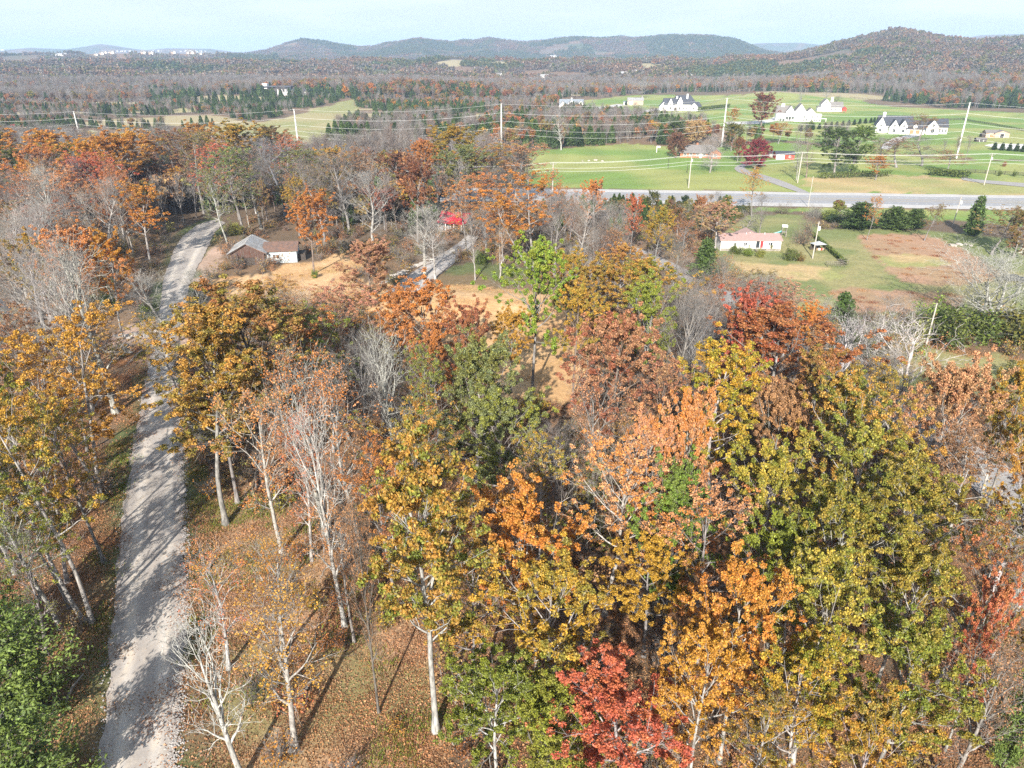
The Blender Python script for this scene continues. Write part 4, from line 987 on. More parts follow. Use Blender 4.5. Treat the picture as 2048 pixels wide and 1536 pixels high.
de = [(DP[0][0] * 2 - DP[1][0], DP[0][1])] + DP + [(DP[3][0] * 2 - DP[2][0], DP[3][1])]
for k, (f, y) in enumerate(((1.0, -.9), (1.0, .9), (.82, 0), (.72, 0))):
    pts = []
    for (a, ha), (b, hb) in zip(de[:-1], de[1:]):
        for s in range(12):
            t = s / 12; q = a.lerp(b, t); q.z = float(gz(a.x, a.y)) * (1 - t) + float(gz(b.x, b.y)) * t + (ha * (1 - t) + hb * t) * f - 4 * 1.0 * t * (1 - t); q.y += y; pts.append(q)
    tag(MB().tube(pts, .045, 4).build('power_cable', M['wire']), ['near upper', 'far upper', 'middle', 'lowest'][k] + ' cable on the utility poles along the highway', 'cable', 'cables on the utility poles along the highway')
def simple_pole(px, pb, pt, label, r0=.17, trans=False, name='utility_pole', mat='polewood', lean=0):
    p, h = height_to(px, pb, pt); r = root(name, p, label, 'pole'); MB().tube([(0, 0, -.3), (lean, 0, h)], r0, 8, r0 * .7).build('shaft', M[mat], r)
    if trans: MB().tube([(.36 + lean, -.1, h - 2.3), (.36 + lean, -.1, h - 1.3)], .28, 10).build('transformer', M['lamp'], r); MB().tube([(-.5 + lean, 0, h - .5), (.5 + lean, 0, h - .5)], .05, 5).build('crossarm', M['greywood'], r)
    return r
simple_pole(1616, 414, 352, 'slim pale pole on the near verge at the driveway mouth', .12)
simple_pole(1905, 451, 392, 'utility pole with transformer beside the row of cedars', .16, True, lean=.5)
simple_pole(1625, 517, 442, 'tall yard pole with white transformer beside the mobile home', .17, True)
simple_pole(1852, 691, 603, 'bare leaning wooden pole before the dark bushes', .16)
simple_pole(1336, 338, 300, 'dark lamp post with white globe on the pasture', .12, name='lamp_post', mat='darkwood')
simple_pole(1374, 347, 325, 'short stake with white birdhouse before the ranch house', .12, name='birdhouse_post', mat='darkwood')
for px, pb, pt, lab in ((1174, 74, 62, 'thin radio mast on the middle ridge'), (1327, 70, 52, 'taller thin radio mast on the reddish hilltop')):
    p = at(px, 96); dx, dy, _ = ray(px, pb); u = np.array([dx, dy]) / math.hypot(dx, dy) * 4500; q = Vector((u[0], u[1], float(gz(u[0], u[1])))); d1 = ray(px, pt); t = 4500 / math.hypot(d1[0], d1[1]); h = CAMH + t * d1[2] - q.z
    r = root('radio_mast', q, lab, 'mast'); MB().tube([(0, 0, 0), (0, 0, h)], .9, 4, .5).build('lattice_shaft', M['galv'], r); MB().tube([(-2, 0, h * .8), (2, 0, h * .8)], .6, 4).build('antenna', M['galv'], r)
def fence(pts, label, sp=3.0, h=1.35, mat='darkwood', rails=3, rw=.10):
    W = [at(*p) for p in pts]; c = W[0].copy(); r = root('rail_fence', c, label, 'fence'); P = MB(); R = [MB() for _ in range(rails)]; prev = None
    for a, b in zip(W[:-1], W[1:]):
        n = max(1, int((b - a).length / sp))
        for i in range(n + 1):
            q = a.lerp(b, i / n); q.z = float(gz(q.x, q.y)); l = q - c; P.box(l.x - .08, l.x + .08, l.y - .08, l.y + .08, l.z - .2, l.z + h + .1)
            if prev is not None and (l - prev).length > .1:
                for k in range(rails): z = h * (k + 1) / rails; R[k].tube([(prev.x, prev.y - .1, prev.z + z), (l.x, l.y - .1, l.z + z)], rw, 4)
            prev = l
    P.build('posts', M[mat], r, kind='stuff')
    for q in R: q.build('rail', M[mat], r)
fence([(1884, 241), (1925, 240), (2048, 263), (2300, 300)], 'dark rail fence curving across the pasture behind the stable', 4, 1.6, rw=.16)
fence([(1930, 345), (1990, 348), (2048, 352), (2300, 365)], 'dark rail fence along the estate lane', 3.5, 1.5, rw=.12)
fence([(1310, 222), (1450, 197), (1700, 190)], 'pale rail fence behind the manor and farmhouse', 6, 1.4, 'greywood', 2)
fence([(1700, 196), (1800, 206), (1960, 216), (2200, 232)], 'dark fence along the wood behind the lodge', 6, 1.5, 'darkwood', 2, rw=.12)
fence([(1420, 262), (1600, 258), (1740, 246)], 'wire fence beside the row of small conifers', 6, 1.3, 'greywood', 2)
# sign board at the lane, rock pile
r = place('estate_sign', 1313, 305, 'white post sign at the far side of the pasture', 'sign', 0); box(r, 'post', -.15, .15, -.1, .1, 0, 3.6, 'trim'); box(r, 'board', .15, 1.9, -.06, .06, 2.6, 3.5, 'trim')
def rock_mesh(seed, fl=.6):
    rg = np.random.default_rng(seed); me = bpy.data.meshes.new('rock'); import bmesh
    bm = bmesh.new(); bmesh.ops.create_icosphere(bm, subdivisions=1, radius=.5)
    for v in bm.verts: v.co *= rg.uniform(.72, 1.15); v.co.z *= fl
    bm.to_mesh(me); bm.free(); return me
ROCKS = [rock_mesh(i) for i in range(5)] + [rock_mesh(9 + i, .35) for i in range(3)]
for me in ROCKS: me.materials.append(M['stone'])
def rocks(pts, size, label, group, name='rock', flat=False, n0=0):
    rg = np.random.default_rng(len(pts) + n0)
    for i, (px, py) in enumerate(pts):
        p = at(px, py); me = ROCKS[5 + i % 3] if flat else ROCKS[i % 5]; o = link(name, me); s = size * rg.uniform(.7, 1.35)
        o.location = p + Vector((0, 0, s * .1)); o.scale = (s * (1.8 if flat else 1.1), s, s * (.9 if flat else .8)); o.rotation_euler = (rg.uniform(-.1, .1), rg.uniform(-.1, .1), .35 if flat else rg.uniform(0, 6)); tag(o, label, 'rock', group)
rg = np.random.default_rng(31)
rocks([(232 + i * 5.2 + rg.uniform(-2, 2), 676 - i * .5 + rg.uniform(-4, 4)) for i in range(20)], 1.25, 'pale boulder of the heap edging the culvert crossing', 'pale boulders beside the culvert')
rocks([(218 + i * 6 + rg.uniform(-2, 2), 706 + rg.uniform(-3, 3)) for i in range(8)], .8, 'small rock beside the dark culvert mouth', 'small rocks beside the culvert mouth', n0=3)
rocks([(762 + i * 5.4 + rg.uniform(-3, 3), 566 - i * 2.6 + rg.uniform(-5, 5)) for i in range(20)], 1.5, 'flat pale stone slab stacked along the pale gravel drive', 'flat stone slabs along the pale drive', 'stone_slab', True)
rocks([(1165, 323), (1178, 322), (1192, 321), (1205, 323)], 2.0, 'weathered rock in the bare patch of the pasture', 'rocks in the bare patch of the pasture', n0=7)
rocks([(1905, 492), (1918, 490), (1931, 489), (1942, 492)], 1.8, 'dark rock of the heap on the mown yard', 'rocks of the heap on the mown yard', n0=5)
r = place('culvert_pipe', 246, 706, 'dark round mouth of a culvert pipe beside the gravel road', 'pipe', 10); t = MB(); n = 14
for k, rr in ((0, .55), (1, .46)):
    t.tube([(0, 0, .45), (0, 2.6, .45)], rr, n)
t.build('pipe_barrel', M['cork'], r); MB().tube([(0, -.06, .45), (0, .02, .45)], .44, 14).build('pipe_mouth', M['dark'], r)
# parked car at the right edge
def car(px, py, label, rz):
    r = place('parked_car', px, py, label, 'car', rz, 3); b = MB(); sec = [(-2.2,.45,.75),(-2.1,.35,.95),(-1.1,.3,1.02),(-.5,.3,1.45),(.9,.3,1.5),(1.7,.3,1.1),(2.15,.35,.98),(2.25,.5,.7)]
    V = [];
    for x, zb, zt in sec: V += [(x,-.88,zb),(x,.88,zb),(x,.88 if zt < 1.1 else .68,zt),(x,-.88 if zt < 1.1 else -.68,zt)]
    F = [(4*i+a, 4*i+(a+1) % 4, 4*i+4+(a+1) % 4, 4*i+4+a) for i in range(7) for a in range(4)] + [(3,2,1,0),(28,29,30,31)]; b.add(V, F).build('body', M['carpaint'], r)
    for x in (-1.35, 1.4):
        for y in (-.9, .9):
            w = MB().tube([(x, y - .1, .33), (x, y + .1, .33)], .33, 12).build('wheel', M['rubber'], r); MB().tube([(x, y - .12, .33), (x, y + .12, .33)], .18, 8).build('rim', M['galv'], w)
    MB().add([(-1.0,-.72,1.08),(-.55,-.66,1.40),(-.55,.66,1.40),(-1.0,.72,1.08),(-1.03,-.72,1.1),(-.58,-.66,1.43),(-.58,.66,1.43),(-1.03,.72,1.1)], [(4,5,6,7),(0,3,2,1)]).build('windscreen', M['glass'], r)
    for y in (-.83, .83): MB().box(-.45, 1.0, y - .03, y + .03, 1.05, 1.35).build('side_window', M['glass'], r)
    for y in (-.6, .6): MB().box(-2.24, -2.15, y - .18, y + .18, .68, .82).build('headlight', M['lamp'], r)
car(2030, 562, 'dark car parked at the edge of the mown field', 160)
# ------------------------------------------------------------------ trees one can point at.  c = pixel of the crown's middle, b = pixel of the foot; then crown width in pixels, height in metres
TREES = """
c 1270 1455 285 12 round coral redorange pale|coral red maple low in front of the gold and green oaks
c 1400 1420 210 16 round amber gold pale|amber oak standing between the coral red maple and the olive oaks
c 1480 1290 220 17 round orange amber pale|bright orange oak with pale limbs above the amber oak
c 1425 1130 200 16 airy orange peach grey|light orange oak behind the lime green maple
c 1345 1110 150 15 dense bright lime grey|lime green maple squeezed between two orange oaks
c 1080 1130 240 17 round orange amber pale|round orange gold oak with forked white limbs near the middle of the wood
c 1090 1290 260 15 round gold olive white|gold olive oak arching a white limb over a dark gap
c 950 1230 170 15 airy gold olive grey|thin gold oak between the white trunked tree and the arching oak
b 872 1462 235 26 tall green amber white|tall yellow green tree with long white trunk on sunny leaf litter
c 990 1440 230 12 round yelgreen green white|low green oak with curving white branches at the wood's near edge
c 1100 1490 190 10 dense olive yelgreen grey|low olive green oak beside the coral red maple
c 1545 1030 200 17 round canopy tips pale|yellow green oak at the upper edge of the big olive canopy
c 1700 980 230 17 round tips canopy pale|broad yellow green oak crowning the olive canopy
c 1850 1075 230 17 round canopy tips pale|yellow green oak with gold shoulders beside the white dead tree
c 1690 1120 230 18 round tips canopy pale|deep olive oak in the heart of the big canopy
c 1560 1160 180 15 round green yelgreen pale|dark green oak beside the bright orange oak
c 1640 1290 240 17 round tips canopy white|olive oak showing a bare forked white limb
c 1790 1230 220 16 round canopy tips pale|yellow olive oak below the broad canopy oaks
c 1800 1390 240 15 round tips canopy pale|yellow olive oak with pale stems low in the canopy
c 1610 1440 220 15 round gold yelgreen pale|gold tinged olive oak with thick pale trunk below the forked limb oak
c 1920 1200 180 18 airy olive redorange grey|thin olive oak touched with red beside the bleached tree
c 1500 1490 180 13 airy gold olive grey|sparse gold oak over a bare sapling at the near edge
c 1720 1530 200 13 round gold olive pale|gold green oak cut by the near edge of the view
c 1965 1300 110 15 round coral rust pale|small coral red tree at the edge of the olive canopy
c 1960 1420 180 14 wisp brown tan grey|brown half bare tree below the small coral tree
c 2045 1440 110 12 bigcedar lime cedar2 grey|bright green cedar at the near corner of the wood
c 1560 735 270 18 round rust redorange grey|broad red orange oak above the yellow green upright maple
c 1490 700 120 19 round coral russet grey|red shoulder oak joined to the broad red orange oak
c 1620 830 160 18 round olive rust grey|olive and rust oak under the broad red orange oak
c 1445 840 160 22 tall yelgreen gold white|upright yellow green maple with pale stems
c 1550 905 130 15 dense brown tan grey|round tan brown oak under the upright yellow green maple
c 1690 905 200 19 round amber green pale|amber and green oak below the bleached branches
c 1770 860 150 18 airy gold olive grey|gold olive oak touching the bleached spreading tree
c 1880 895 170 17 dense peach tan pale|peach tan oak beside the shaded lane
c 1925 990 150 15 airy tan brown pale|thin tan oak leaning over the shaded lane
c 2030 850 130 18 round olive gold grey|olive gold oak at the far side of the shaded lane
c 2045 960 110 17 round gold rust pale|gold and rust oak cut by the picture's edge beyond the lane
c 1380 935 140 19 round peach orange pale|pale orange maple with a slim pale stem
c 1295 970 130 18 round orange peach pale|orange maple beside the pale slim maple
c 1225 1010 190 19 airy peach orange white|sparse peach maple with white fanning branches
c 1235 770 210 21 round russet tan brown|large russet oak in the middle distance
c 1300 860 150 20 airy russet tan brown|thin russet oak at the foot of the large russet oak
c 1180 880 130 16 wisp tan peach grey|tan half bare tree beside the shaded hollow
c 950 840 190 17 dense greygreen olive grey|grey green round oak beside the straw hollow
c 1010 900 180 16 round yelgreen greygreen grey|yellow green oak in front of the grey green oak
c 850 820 90 18 airy green olive grey|slim green tree beside the grey green oak
c 860 668 175 17 round rust orange grey|rust orange oak on the near side of the straw bank
c 940 700 120 16 round rust russet brown|dark rust oak beside the straw bank
c 800 650 90 14 round orange rust grey|orange oak at the top of the rust group
c 870 750 100 14 round orange rust grey|orange oak at the shaded foot of the rust group
b 1065 788 150 22 round bright yelgreen grey|tall green and yellow tree alone on the straw bank
c 1022 680 90 13 round amber gold grey|small amber tree behind the tall green one
c 1180 585 130 15 round amber olive grey|amber olive oak at the edge of the side lane wood
c 1300 600 150 16 round amber green grey|amber and green oak beside the grey bare thicket
c 1240 540 100 13 round gold rust grey|gold rust oak before the side lane
c 1290 665 130 18 round green yelgreen grey|green oak under the amber oak at the bare thicket
c 1150 660 110 17 round olive gold brown|olive gold oak beside the tall green one
c 1130 580 90 16 round gold olive grey|gold olive oak at the end of the straw bank
c 735 548 115 12 dense tan pinkish brown|tan pink oak hiding part of the straw lane
c 710 655 130 15 airy pinkish peach brown|pale pink oak below the tan pink one
c 680 720 120 18 airy bright olive grey|green leaved tree among bare grey stems
c 785 810 130 19 snag gold gold white|white forked bare tree in front of the rust oaks
c 730 790 110 18 bare gold gold grey|grey bare tree beside the white forked one
c 490 612 170 11 airy tan gold grey|broad tan gold oak in front of the old barn
c 590 668 170 14 round tan olive grey|olive tan oak below the straw lane
c 640 640 100 11 airy tan rust brown|tan rust oak against the straw lane
c 590 730 160 18 airy rust orange brown|rust oak between the olive tan oaks
b 452 1048 190 24 tall olive amber grey|tall amber olive tree with pale trunk beside the gravel road
b 476 1006 130 22 tall amber olive grey|slimmer amber tree just behind the tall roadside one
b 519 972 220 25 tall olive rust dark|tall dark trunked oak with rust olive crown
c 470 690 130 15 airy gold olive grey|gold green oak overhanging the gravel road before the culvert
b 565 1105 160 18 wisp orange peach white|pale many stemmed tree with thin orange leaves
c 625 870 190 20 wisp orange rust pale|thin orange tree with pale stems in the open wood
c 700 900 180 19 wisp peach orange pale|sparse peach topped tree with fanning grey boughs
b 690 1252 150 21 snag gold gold white|white trunked tree with upswept bare fan of branches
b 758 1425 90 19 wisp brown tan dark|dark leaning trunk almost bare on the leaf litter
c 600 960 110 16 wisp orange coral white|small orange sapling with white stems
b 486 1560 200 14 snag gold gold bleached|white forked bare tree beside the gravel road's near end
c 560 1340 230 13 wisp gold amber pale|low gold leaved tree behind the white forked one
c 430 1215 140 11 wisp coral gold white|small white sapling on the grass verge of the gravel road
c 540 1180 150 12 wisp orange gold pale|small orange sapling in the open leaf litter
c 690 1130 100 14 wisp orange tan grey|thin tan sapling behind the white trunked tree
c 860 960 190 19 airy green amber grey|yellow green oak behind the tall white trunked one
c 1080 1010 130 16 airy green gold white|small yellow green tree with bare pale twigs
c 1120 980 120 14 bare tan tan grey|grey bare tree above the small yellow green one
c 1020 1060 120 15 wisp rust tan brown|rust half bare tree between the green trees
c 780 1030 140 17 airy rust orange grey|rust orange oak behind the white trunked tree
b 182 1242 220 24 fork green gold pale|double trunked gold green oak leaning over the gravel road
b 206 1002 210 23 fork amber gold pale|amber oak with clean pale trunk beside the gravel road
b 140 1215 130 18 airy gold olive pale|gold green oak behind the double trunked one
c 50 1060 170 17 airy yelgreen green pale|yellow green oak at the picture's edge above the cedars
c 55 890 160 18 fork amber gold pale|amber gold oak at the picture's edge
c 150 930 130 18 airy amber yelgreen grey|amber tree between the two gold oaks beside the road
b 232 826 170 24 snag gold gold white|tall white bare tree leaning beside the gravel road
b 205 800 150 22 bare gold gold white|pale bare tree behind the leaning white one
c 150 700 140 15 airy gold tan pale|tan gold tree among pale bare trees by the culvert
c 318 610 150 13 bare tan tan white|low white bare tree spreading over the gravel road above the culvert
c 352 720 100 15 airy olive gold pale|olive gold tree leaning over the gravel road below the culvert
c 392 600 90 12 bare tan tan pale|pale bare tree between the gravel road and the barn
c 60 740 160 18 airy tan brown grey|tan grey tree at the picture's edge above the amber oaks
c 110 640 150 18 bare tan tan white|broad white bare tree above the culvert
c 60 620 130 20 bare tan tan pale|pale bare tree at the picture's edge above the culvert
c 150 545 138 20 round peach orange pale|peach orange oak among pale bare trees
c 215 550 103 18 round orange gold pale|small orange oak beside the peach orange one
c 60 560 110 17 round olive gold grey|olive gold tree left of the peach orange oak
c 15 850 110 17 round olive yelgreen grey|olive green tree at the picture's edge
b 60 1440 230 12 bigcedar lime cedar2 grey|broad light green cedar at the near corner by the road
b -10 1330 200 12 bigcedar cedar2 cedar grey|darker cedar behind the broad light green one
b 90 1640 240 11 bigcedar cedar2 lime grey|light green cedar cut by the near edge
b 95 1310 120 12 wisp olive cedar2 grey|thin leaning sapling between the cedars
c 75 316 149 22 round orange amber pale|broad orange oak at the far end of the near woods
c 130 336 103 20 round gold olive pale|gold oak beside the broad orange one
c 270 316 126 22 round amber gold pale|second amber crown beside the rounded amber orange oak
c 180 336 103 21 round orange gold pale|orange gold crown between the broad orange oak and the amber one
c 60 346 114 20 round orange rust pale|rust orange crown at the foot of the broad orange oak
c 560 316 80 20 airy redorange rust grey|red brown half bare oak among the gold olive ones
c 700 655 100 12 airy rust amber brown|rust amber oak at the edge of the straw lane
c 30 346 92 19 round olive darkgreen grey|dark olive oak under the broad orange one
c 10 306 69 20 round brown olive grey|brown oak beside the red roofed shed
c 250 326 138 23 round amber orange pale|rounded amber orange oak above the rust group
c 110 378 114 20 round orange gold grey|orange gold oak below the broad orange one
c 165 373 114 20 round redorange coral grey|red orange oak between the amber ones
c 215 368 114 20 airy coral redorange grey|coral half bare oak beside the red orange one
c 230 400 103 18 round orange redorange pale|small orange oak above the pale bare grove
c 280 430 103 18 round orange amber pale|bright orange oak leaning over the gravel road's bend
c 145 403 126 20 airy peach orange pale|peach oak above the rust oaks at the picture's edge
c 200 445 130 19 bare tan tan pale|pale bare tree beside the bright orange oak
c 120 490 130 19 bare tan tan white|white bare tree above the peach orange oak
c 30 470 103 17 round rust olive grey|rust oak at the picture's edge
c 90 470 126 18 airy rust russet grey|russet half bare oak beside the rust one
c 30 510 110 19 bare tan tan white|white bare tree at the picture's edge
c 320 316 90 23 bare tan tan grey|grey bare tree behind the rounded amber oak
c 355 316 103 24 airy rust brown dark|tall brown tree of the dark trunked row by the road's bend
c 390 326 92 25 airy brown olive grey|tall brown olive tree of the dark trunked row
c 425 341 69 22 airy redorange coral grey|slim red tree at the end of the dark trunked row
c 400 296 103 23 round brown amber grey|brown amber oak above the slim red tree
c 480 301 138 23 round gold olive grey|gold olive oak standing above the road's bend
c 540 301 103 21 round olive brown grey|olive brown oak beside the gold olive one
c 470 358 103 24 airy greygreen green grey|grey green tall tree beside the road's bend
c 440 400 69 20 airy greygreen olive white|slim grey green tree with white stems beside the road's bend
c 510 368 100 22 bare tan tan grey|grey bare tree behind the barn
c 560 348 110 22 bare tan tan blue|blue grey bare tree in the wood behind the barn
c 620 346 110 21 airy olive greygreen grey|olive half bare oak in the grey wood behind the barn
c 665 346 90 20 round olive amber grey|olive amber oak in the grey wood behind the barn
c 690 378 110 21 bare tan tan grey|grey bare tree beside the olive amber oak
c 640 398 110 21 bare tan tan grey|grey bare tree above the orange oak by the barn
c 590 400 60 15 round gold olive grey|small gold tree beside the orange oak by the barn
b 628 548 95 18 round orange rust brown|orange rust oak at the end of the old barn
b 745 512 130 20 bare tan tan white|white fanned bare tree above the straw lane
c 790 350 90 18 round maroon brown grey|dark maroon oak in the middle woods
c 830 385 90 20 round rust maroon grey|dark rust oak behind the red roofed cabin
c 850 330 80 19 round orange rust grey|orange topped oak behind the dark rust one
c 895 305 120 22 round olive gold grey|big olive gold oak above the middle woods
c 930 340 110 20 round olive greygreen grey|olive green oak beside the big olive gold one
c 980 330 100 20 airy orange olive grey|orange olive oak beside the pasture
c 1030 335 120 20 airy tan peach grey|tan half bare oak at the pasture's corner
c 970 395 120 19 airy tan orange grey|tan orange half bare oak above the red roofed cabin
c 930 420 80 17 airy orange tan grey|thin orange tree beside the red roofed cabin
b 1062 545 130 23 fork orange amber pale|round orange oak with forked pale trunk before the highway
c 1000 460 60 15 airy rust orange grey|small rust tree beside the round orange oak
b 850 552 140 15 bare tan tan white|white spreading bare tree beside the pale drive
b 870 558 90 13 bare tan tan white|smaller white bare tree at the foot of the pale drive
b 950 560 50 14 bare tan tan white|slim white bare tree on the green glade
b 1000 556 45 12 wisp tan gold pale|slim pale sapling on the green glade
c 1110 470 90 18 bare tan tan grey|grey bare tree beside the round orange oak
c 1160 460 90 18 bare tan tan white|white bare tree in the thicket before the highway
c 1210 480 100 17 bare tan tan grey|grey bare tree in the thicket before the highway
c 1190 405 60 15 round rust orange grey|rust tree against the highway
c 1265 440 50 14 round rust redorange grey|red rust tree in the thicket by the highway
c 1315 465 70 14 round gold olive grey|gold olive tree beside the side lane
c 1370 470 50 9 airy tan rust grey|tan half bare tree beside the mobile home
b 1430 500 85 12 round palegold pinkish pale|pale gold tree at the end of the mobile home
b 1503 432 42 14 airy amber gold grey|orange gold tree on the highway's near verge
b 1408 558 58 10 cedar cedar cedar2 grey|dark cedar between the side lane and the mobile home
c 1450 545 40 9 wisp orange gold grey|small orange tree beside the dark cedar
b 1518 473 50 11 bare tan tan grey|bare tree behind the mobile home's roof
b 1488 476 45 8 bare tan tan grey|low bare tree behind the mobile home
b 1604 488 40 8 brush tan tan brown|bare vine covered tree beside the play tower
c 1720 435 90 8 shaggy cedar2 cedar grey|broad cedar at the corner of the mown field
c 1745 425 30 12 airy orange amber grey|thin orange tree behind the broad cedar
c 1790 440 70 7 shaggy cedar2 cedar grey|cedar on the field's far edge
c 1830 440 55 6 shaggy cedar cedar2 grey|second cedar on the field's far edge
c 1860 435 40 10 airy brown olive grey|half bare tree ending the row of cedars
b 1944 472 40 12 cedar cedar cedar2 grey|pointed dark cedar alone beside the highway
c 2000 450 90 12 airy tan olive grey|tan grey tree at the field's far corner
b 2040 505 120 13 bare tan tan white|pale bare tree at the field's corner
c 2040 470 60 11 dense brown olive grey|brown green tree at the field's corner
b 1985 655 250 13 spread gold gold bleached|big white spreading bare tree above the dark bushes
c 1810 650 120 10 bare gold gold pale|grey bare tree in front of the mown field
c 1735 675 110 11 bare gold gold dark|dark round bare tree beside the tall cedar
b 1668 712 72 12 cedar cedar cedar2 grey|tall ragged cedar at the field's near corner
c 1535 640 120 13 airy pinkish brown grey|pink grey half bare tree before the mown field
c 1600 665 90 11 round amber orange grey|small bright orange tree before the mown field
c 1580 630 110 12 airy pinkish tan grey|pink tan half bare tree beside the bright orange one
c 1650 700 60 10 wisp gold tan grey|small gold tree beside the tall ragged cedar
c 1490 625 70 8 bare tan tan pale|pale bare tree beside the side lane
c 1540 590 90 9 bare tan tan pale|pale bare tree below the tan strip of field
c 1520 570 80 8 airy tan olive grey|tan bushy tree at the end of the tan strip
c 1400 680 120 15 bare tan tan grey|tall grey bare tree of the thicket beside the side lane
c 1370 720 130 20 bare tan tan grey|grey bare tree in front of the tall grey one
c 1460 690 90 12 bare tan tan grey|grey bare tree where the side lane vanishes
c 1400 700 100 15 bare tan tan blue|blue grey bare tree in the thicket beside the side lane
c 1340 650 70 14 bare tan tan grey|grey bare tree beside the amber and green oak
b 1665 860 110 15 snag gold gold bleached|bleached bare tree in front of the tall ragged cedar
b 1700 840 110 15 bare gold gold bleached|white bare tree beside the bleached one
b 1790 880 200 16 snag gold gold bleached|bleached tree spreading across the meadow
b 1770 905 110 14 bare gold gold white|white bare tree under the spreading bleached one
c 1890 810 150 10 bare gold gold dark|low grey bare thicket tree at the meadow's edge
c 1800 730 90 10 wisp gold tan pale|thin gold tree in front of the meadow
b 1985 1180 140 15 snag gold gold bleached|white dead tree with broken limbs beside the olive canopy
c 2030 1190 110 12 bare gold gold white|white bare tree below the dead one
b 1960 1000 90 10 snag gold gold white|small white bare tree over the shaded lane
b 1122 300 52 17 bare tan tan white|pale tree standing alone beside the tall power pole on the pasture
b 1420 345 72 13 spread tan tan pale|white spreading bare tree in front of the brick ranch house
c 1353 294 42 10 orb brown maroon brown|brown round tree at the end of the brick ranch house
c 1513 314 54 11 orb crimson maroon brown|round crimson and maroon tree at the bend of the driveway
c 1478 300 30 10 dense rust maroon grey|rust round tree beside the brick ranch house
c 1465 275 44 13 dense darkgreen olive grey|dark green tree behind the brick ranch house
c 1390 268 44 11 orb palegold tan grey|pale gold tree behind the brick ranch house
c 1350 265 44 12 dense green darkgreen grey|green tree behind the brown round one
b 1593 360 42 15 bare tan tan pale|slim bare tree beside the ranch driveway
b 1612 355 46 17 bare pinkish tan brown|brownish bare tree beside the red sheds
b 1668 349 80 18 pine cedar2 cedar grey|large dark pine on the lawn beyond the highway
b 1700 350 66 19 pine cedar2 lime grey|taller pine joined to the large dark one
c 1757 330 48 9 round orange amber grey|small orange tree beside the pines
c 1560 262 40 11 airy amber gold grey|yellow tipped tree behind the red sheds
b 1522 252 56 20 dense russet maroon brown|great russet tree beside the white farmhouse
c 1464 232 26 13 round gold rust grey|gold rust tree near the great russet one
c 1845 250 62 14 airy rust olive brown|rust tree in front of the black roofed lodge
c 1800 300 90 12 airy tan brown grey|tan brown tree below the black roofed lodge
c 1850 300 90 12 bare tan tan grey|grey bare tree below the black roofed lodge
c 1900 320 60 9 airy rust tan grey|small rust tree beside the estate lane
c 1760 300 60 12 bare tan tan grey|grey bare tree between the pines and the lodge
b 1285 196 50 18 bare tan tan pale|pale bare tree between the metal barn and the manor
b 1598 218 22 20 bare tan tan pale|slim pale tree behind the white farmhouse
b 1650 206 22 18 bare tan tan pale|slim pale tree behind the white garage barn
c 1620 250 20 6 bush green darkgreen grey|round green bush at the white farmhouse porch
c 1670 204 26 12 bare brown brown dark|dark bare tree in front of the white garage barn
"""
def plant_line(line):
    head, label = line.split('|')
    mode, px, py, w, H, kind, pa, pb, bark = head.split()
    px, py, w, H = float(px), float(py), float(w), float(H)
    o = PROTO[kind][0]; mid = o[4] / o[2] * H
    p = at(px, py, mid if mode == 'c' else 0.0)
    D = depth((p.x, p.y, p.z + mid))
    R = w / 2 * D / FPX * 1.04
    return plant(kind, p.x, p.y, H, R, pa, pb, bark, label.strip())
for ln in TREES.strip().splitlines(): plant_line(ln)
# ------------------------------------------------------------------ instanced masses: far woods, undergrowth, leaf litter, grass
def stuff_scatter(name, pts, rotz, scale, idx, protos, label, colA=None, colB=None, bark=None, tilt=None, **props):
    """one object: the prototypes stand at the given points (geometry nodes)"""
    n = len(pts)
    me = bpy.data.meshes.new(name); me.vertices.add(n); me.vertices.foreach_set("co", np.asarray(pts, np.float32).ravel())
    rot = np.zeros((n, 3), np.float32); rot[:, 2] = rotz
    if tilt is not None: rot[:, :2] = tilt
    sc = np.asarray(scale, np.float32)
    if sc.ndim == 1: sc = np.repeat(sc[:, None], 3, 1)
    for k, a in (('p_rot', rot), ('p_scale', sc), ('leaf_a', colA), ('leaf_b', colB), ('bark', bark)):
        if a is None: continue
        t = me.attributes.new(k, 'FLOAT_VECTOR', 'POINT'); t.data.foreach_set('vector', np.asarray(a, np.float32).ravel())
    t = me.attributes.new('p_idx', 'INT', 'POINT'); t.data.foreach_set('value', np.asarray(idx, np.int32))
    coll = bpy.data.collections.new(name + "_kinds")
    for i, pr in enumerate(protos):
        o = bpy.data.objects.new("%s_kind.%03d" % (name, i), pr); coll.objects.link(o)
    ng = bpy.data.node_groups.new(name, 'GeometryNodeTree')
    ng.interface.new_socket("Geometry", in_out='INPUT', socket_type='NodeSocketGeometry')
    ng.interface.new_socket("Geometry", in_out='OUTPUT', socket_type='NodeSocketGeometry')
    N, L = ng.nodes, ng.links
    gi, go = N.new("NodeGroupInput"), N.new("NodeGroupOutput")
    ci = N.new("GeometryNodeCollectionInfo"); ci.inputs[0].default_value = coll; ci.inputs[1].default_value = True; ci.inputs[2].default_value = True
    ip = N.new("GeometryNodeInstanceOnPoints"); ip.inputs['Pick Instance'].default_value = True
    def na(nm, ty):
        q = N.new("GeometryNodeInputNamedAttribute"); q.data_type = ty; q.inputs[0].default_value = nm; return q.outputs[0]
    L.new(gi.outputs[0], ip.inputs['Points']); L.new(ci.outputs[0], ip.inputs['Instance'])
    L.new(na('p_idx', 'INT'), ip.inputs['Instance Index']); L.new(na('p_rot', 'FLOAT_VECTOR'), ip.inputs['Rotation'])
    L.new(na('p_scale', 'FLOAT_VECTOR'), ip.inputs['Scale']); L.new(ip.outputs[0], go.inputs[0])
    o = link(name, me, None, kind='stuff', label=label, category=props.get('category', 'woods'))
    md = o.modifiers.new("scatter", 'NODES'); md.node_group = ng
    return o
